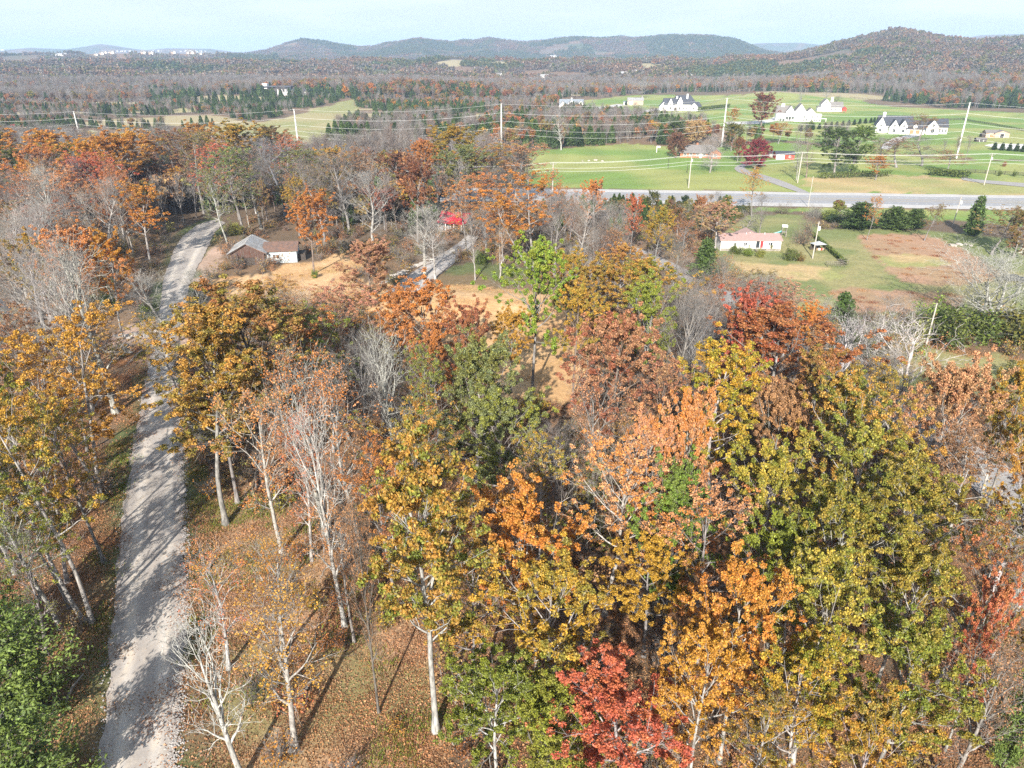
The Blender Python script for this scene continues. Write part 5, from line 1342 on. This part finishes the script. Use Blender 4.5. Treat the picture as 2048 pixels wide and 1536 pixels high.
def two_mat(mesh_parts, name):
    """joins (V, F, attrs, material) pieces into one prototype mesh"""
    Vs, Fs, n = [], [], 0; at_ = {}; mi = []
    for V, F, A, m in mesh_parts:
        Vs.append(V); Fs.append(np.asarray(F) + n); n += len(V); mi += [m] * len(F)
        for k in ('spray', 'single'): at_.setdefault(k, []).append(A.get(k, np.zeros(len(V))) if A else np.zeros(len(V)))
    me = fast_mesh(name, np.concatenate(Vs), Fs, {k: np.concatenate(v) for k, v in at_.items()})
    return me, mi
def far_tree(seed, kind):
    """a lighter tree for the woods beyond the fields: stem, a few limbs, and coarse leaf sprays or twigs"""
    rg = np.random.default_rng(seed); T = Tubes(); H = 16.0
    mats = [BARK, LEAF]
    if kind == 'cone':
        H = 9.0; n = 620; f = rg.random(n) ** .8; R = 2.3 * (1 - f) ** .75 + .15; az = rg.uniform(0, 6.28, n)
        C = np.stack([R * np.cos(az), R * np.sin(az), .2 + f * H], 1) * np.array([1, 1, 1]) * rg.uniform(.9, 1.05, (n, 1)) 
        T.add(np.array([[0, 0, -.3], [0, 0, H * .9]]), np.array([.16, .04]), 4)
        V, F = kites(rg, C, .62, 1.7, .4); sp = rg.random(n)
    elif kind == 'leafy':
        n = 900; R = 4.8
        cl = rg.normal(0, 1, (26, 3)); cl = unit(cl) * rg.uniform(.55, 1, (26, 1)); k = rg.integers(0, 26, n)
        C = cl[k] * np.array([R, R, 4.6]) * .8 + unit(rg.normal(0, 1, (n, 3))) * rg.uniform(.6, 1.5, (n, 1)); C[:, 2] += 10.5
        V, F = kites(rg, C, .8, 1.3, .5); sp = np.clip(rg.random(26)[k] + rg.normal(0, .15, n), 0, 1)
        TP, _ = grow(rg, np.array([0, 0, -.3]), np.array([0, 0, 1.]), 13, 6, .04, 0); T.add(TP, np.linspace(.25, .06, 7), 5)
        for i in range(9):
            d = cl[i] * np.array([R, R, 4]) * .7; a = TP[2 + i % 4]; T.add(np.array([a, (a + d + np.array([0, 0, 10.5])) / 2 - [0, 0, .6], d + np.array([0, 0, 10.5])]), np.array([.1, .06, .03]), 3)
    else:
        TP, _ = grow(rg, np.array([0, 0, -.3]), np.array([0, 0, 1.]), 15, 7, .05, 0); T.add(TP, np.linspace(.24, .05, 8), 5)
        tips = []
        for i in range(15):
            f = .35 + .6 * i / 15; a = np.array([np.interp(f, np.linspace(0, 1, 8), TP[:, c]) for c in range(3)]); az = i * 2.4; el = .75 + .5 * f
            P, e = grow(rg, a, np.array([math.cos(az) * math.cos(el), math.sin(az) * math.cos(el), math.sin(el)]), (1.25 - f) * 7.5, 4, .12, .05)
            T.add(P, np.linspace(.09, .03, 5), 3)
            for j in range(5):
                q = P[rg.integers(1, 5)]; Q, e2 = grow(rg, q, side_dir(rg, e, .6), rg.uniform(1.2, 2.6), 2, .15, .05); T.add(Q, np.linspace(.04, .02, 3), 3); tips += [Q[1], Q[2]]
        tips = np.array(tips); n = 520; C = tips[rg.integers(0, len(tips), n)] + rg.normal(0, .55, (n, 3))
        # fine twigs as long slivers
        D = unit(rg.normal(0, .6, (n, 3)) + np.array([0, 0, 1.0])); S = unit(np.cross(D, rg.normal(0, 1, (n, 3)))) * .035; Ln = rg.uniform(.6, 1.5, (n, 1))
        V = np.stack([C - S, C + S, C + D * Ln], 1).reshape(-1, 3); F = np.arange(n * 3).reshape(-1, 3); sp = rg.random(n)
        me, mi = two_mat([(np.concatenate(T.V), np.concatenate(T.F), None, 0), (V, F, {'spray': np.repeat(sp, 3), 'single': np.repeat(rg.random(n), 3)}, 1)], 'far_bare')
        me.materials.append(BARK); me.materials.append(BARK); me.polygons.foreach_set('material_index', np.array(mi, np.int32)); return me
    me, mi = two_mat([(np.concatenate(T.V), np.concatenate(T.F), None, 0), (V, F, {'spray': np.repeat(sp, 4), 'single': np.repeat(rg.random(n), 4)}, 1)], 'far_' + kind)
    me.materials.append(BARK); me.materials.append(LEAF if kind != 'cone' else NEEDLE); me.polygons.foreach_set('material_index', np.array(mi, np.int32)); return me
FAR = [far_tree(200, 'bare'), far_tree(201, 'bare'), far_tree(202, 'bare'), far_tree(210, 'leafy'), far_tree(211, 'leafy'), far_tree(212, 'leafy'), far_tree(220, 'cone'), far_tree(221, 'cone')]

# woodland palette by place: how often bare / leafy / evergreen, and which colours
def wood_mix(px, py):
    """share of bare, leafy, evergreen trees in the woods seen around a pixel"""
    if 186 < py < 252 and 300 < px < 690: return (.10, .08, 1.6)
    if py < 215 and px < 700: return (.72, .22, .06)
    if 215 <= py < 300 and px < 720: return (.28, .17, .55)
    if 180 < py < 300 and 690 < px < 1000: return (.40, .25, .35)
    if 225 < py < 300 and 1000 <= px < 1400: return (.42, .22, .36)
    if py < 190: return (.60, .30, .10)
    if px > 1400 and 160 < py < 235: return (.55, .15, .30)
    return (.62, .28, .10)
LEAFY_P = [('rust', .14), ('orange', .06), ('brown', .24), ('olive', .27), ('redorange', .04), ('tan', .17), ('gold', .06), ('russet', .05)]
def far_wood(name, polys, spacing, label, hmin=.75, hmax=1.15, mix=None, seed=0, pal=None):
    rg = np.random.default_rng(seed); P = []
    for poly in polys:
        W = poly if isinstance(poly, np.ndarray) else world_poly(poly); x0, y0 = W.min(0); x1, y1 = W.max(0)
        n = int((x1 - x0) * (y1 - y0) / spacing ** 2)
        if n > 400000: n = 400000
        x = rg.uniform(x0, x1, n); y = rg.uniform(y0, y1, n)
        P.append(np.stack([x, y], 1)[inside(W, x, y)])
    P = np.concatenate(P); r = np.hypot(P[:, 0], P[:, 1])
    k = (zone(P[:, 0], P[:, 1]) == 0) & ~in_road(P[:, 0], P[:, 1])
    if name == 'plain_wood': k &= ~clearing(P[:, 0], P[:, 1])
    P = P[k]
    # clear of the fields' edges, the houses and the trees set by hand
    k = np.ones(len(P), bool)
    for bx, by, br in CLEAR: k &= np.hypot(P[:, 0] - bx, P[:, 1] - by) > br
    P = P[k]; n = len(P); near_fields = inside(world_poly([(-420,212),(520,205),(640,196),(720,196),(1100,200),(1100,262),(-420,262)]), P[:, 0], P[:, 1])
    z = gz(P[:, 0], P[:, 1])
    px, py = project(P[:, 0], P[:, 1], z)
    u = rg.random(n); clump = fbm(P[:, 0] / 38., P[:, 1] / 38. + 11, 3); cl2 = fbm(P[:, 0] / 70. + 5, P[:, 1] / 70., 3)
    idx = np.zeros(n, int); A = np.zeros((n, 3)); B = np.zeros((n, 3)); K = np.zeros((n, 3)); S = np.zeros((n, 3))
    names = [a for a, _ in (pal or LEAFY_P)]; pr = np.array([b for _, b in (pal or LEAFY_P)]); pr = pr / pr.sum()
    for i in range(n):
        m = mix or wood_mix(px[i], py[i])
        eg = m[2] * (0.1 + 2.4 * max(0, min(1, (clump[i] - .45) / .14))); lf = m[1] * (0.25 + 1.9 * max(0, min(1, (cl2[i] - .44) / .14)))
        if u[i] < eg: idx[i] = 6 + rg.integers(2); a, b = ('cedar', 'cedar2') if rg.random() < .7 else ('darkgreen', 'cedar'); s = rg.uniform(.8, 1.45) * min(1, hmax)
        elif u[i] < eg + lf:
            idx[i] = 3 + rg.integers(3); a, b = names[rg.choice(len(names), p=pr)], names[rg.choice(len(names), p=pr)]; s = rg.uniform(hmin, hmax) * .92
        else: idx[i] = rg.integers(3); a = b = 'tan'; s = rg.uniform(hmin, hmax) * 1.0
        j = 1 + rg.normal(0, .13); A[i] = np.array(PAL[a]) * j * (.82 if idx[i] < 6 else 1); B[i] = np.array(PAL[b]) * j * .82
        K[i] = np.array([(.21, .188, .17), (.26, .238, .22), (.20, .155, .13)][rg.integers(3)]) * (1 + rg.normal(0, .1))
        if near_fields[i] and name == 'plain_wood': s *= .62
        S[i] = (s * rg.uniform(.9, 1.15), s * rg.uniform(.9, 1.15), s)
    pts = np.stack([P[:, 0], P[:, 1], z - .1], 1)
    print(name, n)
    return stuff_scatter(name, pts, rg.uniform(0, 6.28, n), S, idx, FAR, label, A, B, K)
# ------------------------------------------------------------------ small conifers, bushes, and the trees between the named ones
rgA = np.random.default_rng(2024)
for i, (px, py) in enumerate([(1602,262),(1614,261),(1626,260),(1638,258.5),(1650,257),(1662,255),(1673,254),(1685,252.5),(1697,251),(1708,250),(1719,248),(1730,247),(1741,246),(1748,245)]):
    p = at(px, py); plant('cedar', p.x, p.y, 4.2, 1.6, 'darkgreen', 'cedar', 'grey', 'small conifer of the planted row below the farmhouse', 'row of small conifers below the farmhouse')
for px, py, lab in ((1507,264,'lone small conifer'), (1499,266,'short conifer beside the lone one'), (1525,262,'pointed small conifer'), (1361,211,'small conifer before the metal barn wall'), (1233,219,'dark small conifer on the cottage lawn'), (1252,210,'small conifer left of the metal barn'), (1261,206,'small conifer at the metal barn'),
                    (1988,300,'first small conifer'), (2003,301,'second small conifer'), (2018,302,'third small conifer'), (2032,303,'fourth small conifer'), (2045,304,'fifth small conifer')):
    p = at(px, py); plant('cedar', p.x, p.y, 4.5, 1.7, 'darkgreen', 'cedar', 'grey', lab + (' below the sand arena' if px > 1980 else ' on the estate lawn' if px > 1490 else ''))
for px, py, w, H, a, b, lab in ((1165,290,18,6,'cedar2','green','round green conifer on the pasture edge'), (1032,300,16,5,'darkgreen','cedar','dark round bush beside the transmission pole'), (1052,300,14,5,'green','cedar2','green round bush beside the dark one'), (1998,352,9,2.6,'darkgreen','green','small round bush by the lane fence'), (2028,353,10,2.6,'darkgreen','green','larger round bush by the lane fence'), (2008,333,8,2.6,'brown','rust','small rust bush on the estate lawn'),
                              (1545,500,22,2.4,'green','olive','green bush before the mobile home porch'), (1470,508,26,2.6,'green','darkgreen','dark bush at the mobile home corner'), (1495,512,26,2.6,'bright','green','bright green bush before the mobile home'), (1520,514,22,2.2,'green','olive','olive bush before the mobile home'), (1580,520,34,3.2,'darkgreen','green','big dark bush at the yard corner'), (1600,522,20,2,'olive','brown','small brown bush beside the big dark one'),
                              (1895,690,110,6,'darkgreen','green','dark green bush mass beside the leaning pole'), (1950,680,140,6,'green','darkgreen','broad green bush under the white spreading tree'), (2020,680,150,6,'darkgreen','olive','dark olive bush at the meadow corner'), (1868,650,80,5,'bright','green','bright green bush behind the leaning pole'), (1750,712,110,6,'darkgreen','olive','dark bush at the foot of the round bare tree'), (1805,706,100,5.5,'green','olive','olive bush beside the leaning pole'), (2040,770,70,4,'olive','darkgreen','olive bush alone on the meadow'),
                              (1700,712,80,5,'darkgreen','green','dark bush beside the tall ragged cedar'), (960,528,34,4,'cedar','green','dark green bush at the top of the green glade'), (630,556,16,2,'bright','green','bright green bush on the straw before the barn'), (1065,830,60,3,'olive','gold','olive bush at the foot of the lone tall tree'), (470,470,34,4,'green','olive','green bush behind the old barn'), (300,640,40,4,'green','darkgreen','green bush beside the culvert'), (215,620,40,4,'darkgreen','green','dark bush among the pale bare trees')):
    p = at(px, py); R = w / 2 * depth(p) / FPX; plant('bush', p.x, p.y, H, R, a, b, 'grey', lab)
# hand made region fills: where, how many, which kinds and colours, and one true phrase for the lot
FILL = [
    ([(1130,600),(1200,560),(1260,600),(1380,660),(1450,690),(1520,730),(1450,780),(1360,780),(1300,720),(1180,640)], 22, [('bare',.8),('airy',.2)], 13, ['tan','brown'], 'bare', 'grey bare tree in the thicket along the side lane', 'grey thicket along the side lane'),
    ([(1100,432),(1230,432),(1440,432),(1430,470),(1300,480),(1240,470),(1090,500),(1060,460)], 26, [('bare',.4),('airy',.25),('dense',.15),('brush',.2)], 7, ['rust','olive','darkgreen','brown','gold'], 'mixed', 'scrubby tree of the belt between the side lane and the highway', 'scrub belt along the highway'),
    ([(1440,424),(1500,422),(1600,428),(1690,436),(1660,452),(1600,440),(1500,440),(1440,450)], 12, [('bush',.6),('brush',.4)], 4, ['olive','green','darkgreen'], 'mixed', 'dark bush of the hedgerow behind the mobile home', 'hedgerow behind the mobile home'),
    ([(-80,740),(120,690),(190,600),(280,500),(100,480),(-80,520)], 24, [('bare',.6),('airy',.25),('wisp',.15)], 19, ['tan','rust','orange'], 'bare', 'pale bare tree in the grove above the culvert', 'pale bare grove above the culvert'),
    ([(-40,1200),(-60,760),(180,760),(190,960),(140,1200)], 12, [('wisp',.4),('airy',.4),('bare',.2)], 14, ['gold','olive','amber'], 'mixed', 'slender tree under the gold oaks beside the gravel road', 'slender trees under the gold oaks'),
    ([(460,470),(600,470),(760,480),(760,400),(600,400),(460,430)], 20, [('bare',.65),('airy',.35)], 18, ['olive','tan','brown'], 'bare', 'bare tree of the dense grey wood behind the old barn', 'grey wood behind the old barn'),
    ([(400,720),(560,720),(720,800),(880,880),(700,960),(420,900)], 18, [('airy',.35),('wisp',.3),('bare',.35)], 12, ['tan','rust','brown','olive'], 'mixed', 'rust and grey tree in the wood between gravel road and straw bank', 'wood between the gravel road and the straw bank'),
    ([(1180,1000),(1380,900),(1500,900),(1900,1000),(2048,1150),(2000,1536),(1100,1536),(950,1300),(930,1180),(1100,1150)], 26, [('airy',.35),('round',.3),('wisp',.2),('bare',.15)], 10, ['olive','yelgreen','rust','gold','brown'], 'mixed', 'understorey tree beneath the gold and olive oak canopy', 'understorey beneath the oak canopy'),
    ([(1600,740),(1720,760),(1860,900),(1840,960),(1700,860),(1580,790)], 10, [('bare',.7),('wisp',.3)], 10, ['tan','gold'], 'bare', 'pale bare tree among the bleached trees below the meadow', 'bleached thicket below the meadow'),
    ([(880,560),(1000,450),(1100,450),(1180,480),(1130,560),(1050,560),(990,520)], 14, [('bare',.5),('airy',.3),('wisp',.2)], 14, ['orange','tan','rust'], 'mixed', 'slim tree around the round orange oak by the glade', 'slim trees around the round orange oak'),
]
n_auto = 0
for poly, cnt, kinds, H, cols, style, label, group in FILL:
    W = world_poly(poly); x0, y0 = W.min(0); x1, y1 = W.max(0); got = 0; tries = 0
    kn = [k for k, _ in kinds]; kp = np.array([p for _, p in kinds])
    while got < cnt and tries < 4000:
        tries += 1; x, y = rgA.uniform(x0, x1), rgA.uniform(y0, y1)
        if not inside(W, np.array([x]), np.array([y]))[0]: continue
        if zone(np.array([x]), np.array([y]))[0] not in (0, 5) or in_road(np.array([x, x+1.2, x-1.2]), np.array([y, y, y])).any(): continue
        if any((x - a) ** 2 + (y - b) ** 2 < 2.6 ** 2 for a, b, _ in tree_xy) or any((x - a) ** 2 + (y - b) ** 2 < (.6 * c) ** 2 for a, b, c in CLEAR): continue
        k = kn[rgA.choice(len(kn), p=kp / kp.sum())]; h = H * rgA.uniform(.75, 1.2); 
        if k in ('bush', 'brush'): h = rgA.uniform(2, 4)
        a, b = cols[rgA.integers(len(cols))], cols[rgA.integers(len(cols))]
        bk = ['grey', 'grey', 'pale', 'white', 'brown'][rgA.integers(5)]
        o = PROTO[k][0]; word = {'bare': 'bare', 'airy': a + ' half bare', 'wisp': 'thin ' + a, 'dense': 'dense ' + a, 'round': a + ' leafy', 'bush': a + ' leafy', 'brush': 'twiggy'}[k]
        hw = 'tall ' if h > H * 1.08 else 'short ' if h < H * .86 else ''; word = {'bare': hw + bk + ' bare'}.get(k, hw + word); word = word.replace('yelgreen', 'yellow green').replace('darkgreen', 'dark green'); lab = word + ' tree ' + label.split(' tree ')[-1] if ' tree ' in label else word + ' ' + label.split(' ', 1)[1]
        plant(k, x, y, h, h * o[3] / o[2] * rgA.uniform(.85, 1.15), a, b, bk, lab, group); got += 1; n_auto += 1
print('trees', len(tree_xy), 'auto', n_auto)

# ------------------------------------------------------------------ the woods beyond
CLEAR += [(x, y, 3.5) for x, y, R in tree_xy]
far_wood('grey_autumn_wood', [[(-420,300),(0,305),(180,312),(260,330),(400,330),(600,338),(690,332),(800,316),(980,322),(985,352),(1100,376),(1098,405),(980,430),(900,440),(800,470),(640,455),(460,440),(432,436),(300,476),(0,480),(-420,520)]], 5.6,
         'dense autumn wood of grey, rust and gold trees beyond the gravel road', seed=1, hmin=.78, hmax=1.08, mix=(.56, .36, .08))
far_wood('hedgerow_scrub', [[(1085,418),(1440,424),(1600,432),(1690,432),(1660,446),(1500,438),(1440,455),(1300,470),(1180,470),(1080,470)]], 3.6, 'scrubby hedgerow along the near side of the highway', seed=2, hmin=.28, hmax=.5, mix=(.38, .45, .22), pal=[('olive', .3), ('green', .25), ('darkgreen', .25), ('brown', .2), ('tan', .1)])
far_wood('thicket_below_estate', [[(-420,268),(90,272),(200,302),(330,280),(400,300),(400,318),(180,312),(-420,300)],[(690,250),(985,243),(1100,232),(1180,224),(1290,240),(1360,252),(1420,264),(1440,282),(1335,290),(1150,295),(1000,307),(940,292),(700,290),(655,285)], [(1440,282),(1560,270),(1640,280),(1760,300),(1960,318),(1950,330),(1740,312),(1600,300),(1500,294)]], 6.2,
         'mixed cedar and bare thicket between the fields and the estate', seed=3, hmin=.5, hmax=.85)
low = world_poly([(2450,226),(2048,218),(1800,206),(1700,193),(1250,190),(1120,204),(1085,232),(860,240),(712,214),(706,196),(640,212),(520,243),(400,255),(260,262),(-450,262)])
arc = np.array([(1600 * math.sin(t), 1600 * math.cos(t)) for t in np.radians(np.linspace(-46, 46, 40))])
far_wood('plain_wood', [np.concatenate([low, arc])], 8.4, 'wide woods of bare, rust and cedar trees covering the far plain', seed=4, hmin=.72, hmax=1.05)


def grove(seed):
    rg = np.random.default_rng(seed); C = []; S = []
    for i in range(16):
        x, y = (i % 4 - 1.5) * 10 + rg.uniform(-5, 5), (i // 4 - 1.5) * 10 + rg.uniform(-5, 5); h = rg.uniform(6, 14); n = 46; R = rg.uniform(2.8, 6.2)
        d = unit(rg.normal(0, 1, (n, 3))); d[:, 2] = np.abs(d[:, 2]) ; c = np.array([x, y, h * .35]) + d * np.array([R, R, h * .62]) * rg.uniform(.75, 1.05, (n, 1)); C.append(c)
        s = rg.uniform(0, .28) if rg.random() < .66 else rg.uniform(.55, 1); S.append(np.full(n, s) + rg.normal(0, .05, n))
    C = np.concatenate(C); S = np.clip(np.concatenate(S), 0, 1); V, F = kites(rg, C, 2.3, 1.3, .5)
    me = fast_mesh('grove', V, F, {'spray': np.repeat(S, 4), 'single': np.repeat(rg.random(len(C)), 4)}); me.materials.append(LEAF); return me
GR = [grove(i) for i in range(6)]
rg = np.random.default_rng(77); step = 38.0
gx, gy = np.meshgrid(np.arange(-5200, 5200, step), np.arange(1100, 6200, step)); gx = gx.ravel() + rg.uniform(-8, 8, gx.size); gy = gy.ravel() + rg.uniform(-8, 8, gy.size)
r_ = np.hypot(gx, gy); a_ = np.abs(np.arctan2(gx, gy)); zz = gz(gx, gy); px_, py_ = project(gx, gy, zz)
k = (r_ > 1585) & (r_ < 5600) & (a_ < math.radians(41)) & (py_ > 55)
hx = (gz(gx + 20, gy) - gz(gx - 20, gy)) / 40; hy = (gz(gx, gy + 20) - gz(gx, gy - 20)) / 40
k &= ~((px_ > 175) & (px_ < 445) & (py_ > 99) & (py_ < 113) & (r_ > 2300))
k &= ~clearing(gx, gy)
k &= ~((hy < -.12) & (r_ > 2800)) & ~((fbm(gx / 240. + 8, gy / 170., 2) > .70))
for bx, by, br in CLEAR[:90]:
    if br > 15: k &= np.hypot(gx - bx, gy - by) > br * 1.1
gx, gy, zz, hx, hy = gx[k], gy[k], zz[k], hx[k], hy[k]; n = len(gx); print('groves', n)
t1 = fbm(gx / 260., gy / 260., 3); t2 = fbm(gx / 160. + 60, gy / 160., 3)
A = np.tile(np.array([.15, .125, .105]), (n, 1)) * rg.uniform(.85, 1.15, (n, 1)); B = np.zeros((n, 3))
opts = ['brown', 'tan', 'olive', 'tan', 'rust', 'brown', 'olive', 'olive', 'green']
for i in range(n):
    B[i] = np.array(PAL[opts[rg.integers(len(opts))]]) * .62
    if t1[i] > .56: A[i] = np.array([.055, .08, .035]) * rg.uniform(.8, 1.3); B[i] = np.array(PAL['olive']) * .5
    elif t2[i] > .55: A[i] = np.array([.17, .11, .07]) * rg.uniform(.8, 1.2)
stuff_scatter('hill_forest', np.stack([gx, gy, zz - .5], 1), np.zeros(n), rg.uniform(.75, 1.3, n), rg.integers(0, 6, n), GR, 'forest of bare and rust coloured trees covering the distant hills', A, B, tilt=np.stack([np.arctan(hy), -np.arctan(hx)], 1), category='forest')

# ------------------------------------------------------------------ undergrowth, fallen leaves, grass, loose stones near the camera
def litter_patch(seed, n=330, size=.10, ext=1.7):
    rg = np.random.default_rng(seed); C = np.stack([rg.normal(0, ext * .6, n), rg.normal(0, ext * .6, n), rg.uniform(.01, .09, n)], 1)
    V, F = kites(rg, C, size, 1.3, 1.6); me = fast_mesh('litter', V, F, {'spray': np.repeat(rg.random(n), 4), 'single': np.repeat(rg.random(n), 4)}); me.materials.append(LEAF); return me
def grass_patch(seed, n=150, ext=1.2, h=.35):
    rg = np.random.default_rng(seed); C = np.stack([rg.normal(0, ext * .55, n), rg.normal(0, ext * .55, n), np.zeros(n)], 1)
    S = unit(np.stack([rg.normal(0, 1, n), rg.normal(0, 1, n), np.zeros(n)], 1)) * .035; T_ = C + np.stack([rg.normal(0, .12, n), rg.normal(0, .12, n), rg.uniform(.4, 1.2, n) * h], 1)
    V = np.stack([C - S, C + S, T_], 1).reshape(-1, 3); me = fast_mesh('grass_tuft', V, np.arange(3 * n).reshape(-1, 3), {'spray': np.repeat(rg.random(n), 3), 'single': np.repeat(rg.random(n), 3)}); me.materials.append(LEAF); return me
LP = [litter_patch(i) for i in range(4)]; GP = [grass_patch(10 + i) for i in range(4)]
def near_scatter(name, protos, dens, codes, label, pa, pb, rmax, smin=.7, smax=1.3, seed=0, where=None, cat='leaves', rmin=30, az=44, noise_thr=None, road=False):
    rg = np.random.default_rng(seed); n = int(math.radians(az) * (rmax ** 2 - rmin ** 2) * dens)
    r = np.sqrt(rg.uniform(rmin ** 2, rmax ** 2, n)); a = rg.uniform(-math.radians(az), math.radians(az), n); x, y = r * np.sin(a), r * np.cos(a)
    k = (in_road(x, y, ['gravel_road']) & (fbm(x / 3.0, y / 3.0, 3) > .56)) if road else np.isin(zone(x, y), codes) & ~in_road(x, y)
    if noise_thr is not None: k &= fbm(x / 5. + seed, y / 5., 3) > noise_thr
    if where is not None: k &= inside(world_poly(where), x, y)
    x, y = x[k], y[k]; n = len(x); c1 = np.array([PAL[p] for p in pa]); c2 = np.array([PAL[p] for p in pb])
    A = c1[rg.integers(0, len(c1), n)] * rg.uniform(.8, 1.15, (n, 1)); B = c2[rg.integers(0, len(c2), n)] * rg.uniform(.8, 1.15, (n, 1)); print(name, n)
    K = np.tile(np.array(BARKC['grey']), (n, 1)) * rg.uniform(.6, 1.2, (n, 1))
    stuff_scatter(name, np.stack([x, y, gz(x, y) + (.07 if road else 0)], 1), rg.uniform(0, 6.28, n), rg.uniform(smin, smax, n), rg.integers(0, len(protos), n), protos, label, A, B, K, category=cat)
near_scatter('fallen_leaves', LP, .32, [0, 5, 6], 'fallen leaves of orange, tan and brown over the wood floor', ['tan', 'brown', 'peach'], ['brown', 'rust', 'tan'], 150, seed=5)
near_scatter('straw', LP, .06, [3], 'pale straw spread over the bank', ['palegold', 'peach'], ['palegold', 'tan'], 230, seed=6, rmin=100, az=25, cat='straw')
near_scatter('grass', GP, .20, [5, 6], 'short green grass tufts among the leaf litter', ['green', 'bright', 'olive'], ['green', 'olive'], 140, seed=7, noise_thr=.5, cat='grass')
near_scatter('field_grass', GP, .03, [8], 'rough dry grass of the tan and red field', ['tan', 'brown'], ['tan', 'russet'], 260, .7, 1.1, seed=8, rmin=95, cat='grass')
UG = []
for s in range(3):
    b, c = make_bush(300 + s, 1.9, 1.5, 420, .15, 9, s == 2)
    T_ = b[0]; me = T_
    nb, nc = len(T_.vertices), len(c.vertices)
    def arr(m, key, w): a = np.zeros(len(m) * w, np.float32); m.foreach_get(key, a); return a
    Vb = arr(T_.vertices, 'co', 3).reshape(-1, 3); Vc = arr(c.vertices, 'co', 3).reshape(-1, 3)
    Fb = np.array([p.vertices[:] for p in T_.polygons]); Fc = np.array([p.vertices[:] for p in c.polygons]); sp = np.zeros(nc, np.float32); si = np.zeros(nc, np.float32)
    c.attributes['spray'].data.foreach_get('value', sp); c.attributes['single'].data.foreach_get('value', si)
    me, mi = two_mat([(Vb, Fb, None, 0), (Vc, Fc, {'spray': sp, 'single': si}, 1)], 'undergrowth_shrub'); me.materials.append(BARK); me.materials.append(LEAF); me.polygons.foreach_set('material_index', np.array(mi, np.int32)); UG.append(me)
near_scatter('undergrowth', UG, .045, [0], 'low twiggy undergrowth of the wood floor', ['rust', 'tan', 'olive', 'brown', 'green'], ['brown', 'olive', 'tan', 'rust'], 250, .6, 1.7, seed=9, cat='undergrowth')
near_scatter('saplings_undergrowth', UG, .035, [5], 'thin gold and green sprigs among the sunny leaf litter', ['gold', 'coral', 'green', 'orange'], ['olive', 'rust', 'gold'], 120, .5, 1.3, seed=10, cat='undergrowth')
near_scatter('leaf_drift', LP, .05, [0, 5, 6], 'fallen leaves blown over the gravel road', ['tan', 'rust'], ['brown', 'tan'], 120, .5, .9, seed=15, road=True)
# loose stones: pale gravel thrown to the road's edge
A_, B_ = ROADW['gravel_road']; rg = np.random.default_rng(50); ns = 5200; i = (rg.random(ns) ** 1.4 * len(A_) * .62).astype(int)
sd = rg.random(ns) < .85; wd = np.hypot(*(B_ - A_).T)[i]; t = np.where(sd, 1 + (rg.normal(-.02, .32, ns)) / wd * 1.0, rg.normal(.0, .3, ns) / wd)
P_ = A_[i] * (1 - t)[:, None] + B_[i] * t[:, None] + rg.normal(0, .35, (ns, 2)) * np.array([.3, 1]); RK = [rock_mesh(70 + i, .7) for i in range(3)]
for me in RK: me.materials.append(M['trim'] if False else plain('pale_stone', (.47, .44, .41), .9, .25, 3))
stuff_scatter('loose_stones', np.column_stack([P_, gz(P_[:, 0], P_[:, 1]) + .06]), rg.uniform(0, 6, ns), rg.uniform(.06, .24, ns), rg.integers(0, 3, ns), RK, 'pale loose stones along the edge of the gravel road', category='stones')
# broken stumps and a fallen log beside the road
for px, py, h, lab in ((160, 1268, 1.6, 'broken pale stump beside the double trunked oak'), (86, 1240, 1.2, 'short broken stump among the cedars')):
    p = at(px, py); r = root('tree_stump', p, lab, 'stump'); MB().tube([(0, 0, -.2), (-.25, .1, h * .5), (-.5, .25, h)], .30, 9, .2).build('wood', M['soil'], r); MB().tube([(-.45, .2, h * .9), (-.62, .3, h * 1.25)], .10, 5, .02).build('splinter', M['soil'], r)
for a, b, lab in (((128, 1412), (168, 1352), 'dead branch lying in the ditch beside the gravel road'), ((20, 1240), (95, 1310), 'thin dead trunk leaning in the cedars'), ((300, 690), (252, 735), 'fallen dark limb below the culvert'), ((810, 1180), (850, 1250), 'pale curved limb fallen beside the tall white trunk'), ((600, 1400), (640, 1350), 'grey limb lying in the sunny leaf litter'), ((905, 1490), (960, 1470), 'short limb lying at the near edge of the wood'), ((410, 1150), (440, 1110), 'thin limb lying on the grass verge'), ((1010, 1000), (1050, 960), 'dark limb lying in the shaded hollow')):
    A, B = at(*a), at(*b); m = (A + B) / 2; m.z += .5; o = MB().tube([A + Vector((0, 0, .1)), m, B + Vector((0, 0, .25))], .16, 7, .06).build('fallen_branch', M['greywood']); tag(o, lab, 'branch')

# ------------------------------------------------------------------ air: thin blue haze over the whole country
_g = gz(*np.meshgrid(np.linspace(-11000, 11000, 500), np.linspace(-11000, 11000, 500)))
HAZE_LO, HAZE_HI = float(_g.min()) - 6, max(float(_g.max()) + 40, 80); print('haze', HAZE_LO, HAZE_HI)
hz = MB().box(-11100, 11100, -11100, 11100, HAZE_LO, HAZE_HI).build('haze', None, kind='stuff', label='thin blue autumn haze over the whole landscape', category='haze')
hm = bpy.data.materials.new("haze"); hm.use_nodes = True; hn = hm.node_tree.nodes; hn.clear()
ho = hn.new("ShaderNodeOutputMaterial"); pv = hn.new("ShaderNodeVolumePrincipled"); pv.inputs['Color'].default_value = (.50, .71, 1.0, 1); pv.inputs['Density'].default_value = 1.2e-4; pv.inputs['Anisotropy'].default_value = 0.0
hm.node_tree.links.new(pv.outputs[0], ho.inputs['Volume']); hz.data.materials.append(hm)
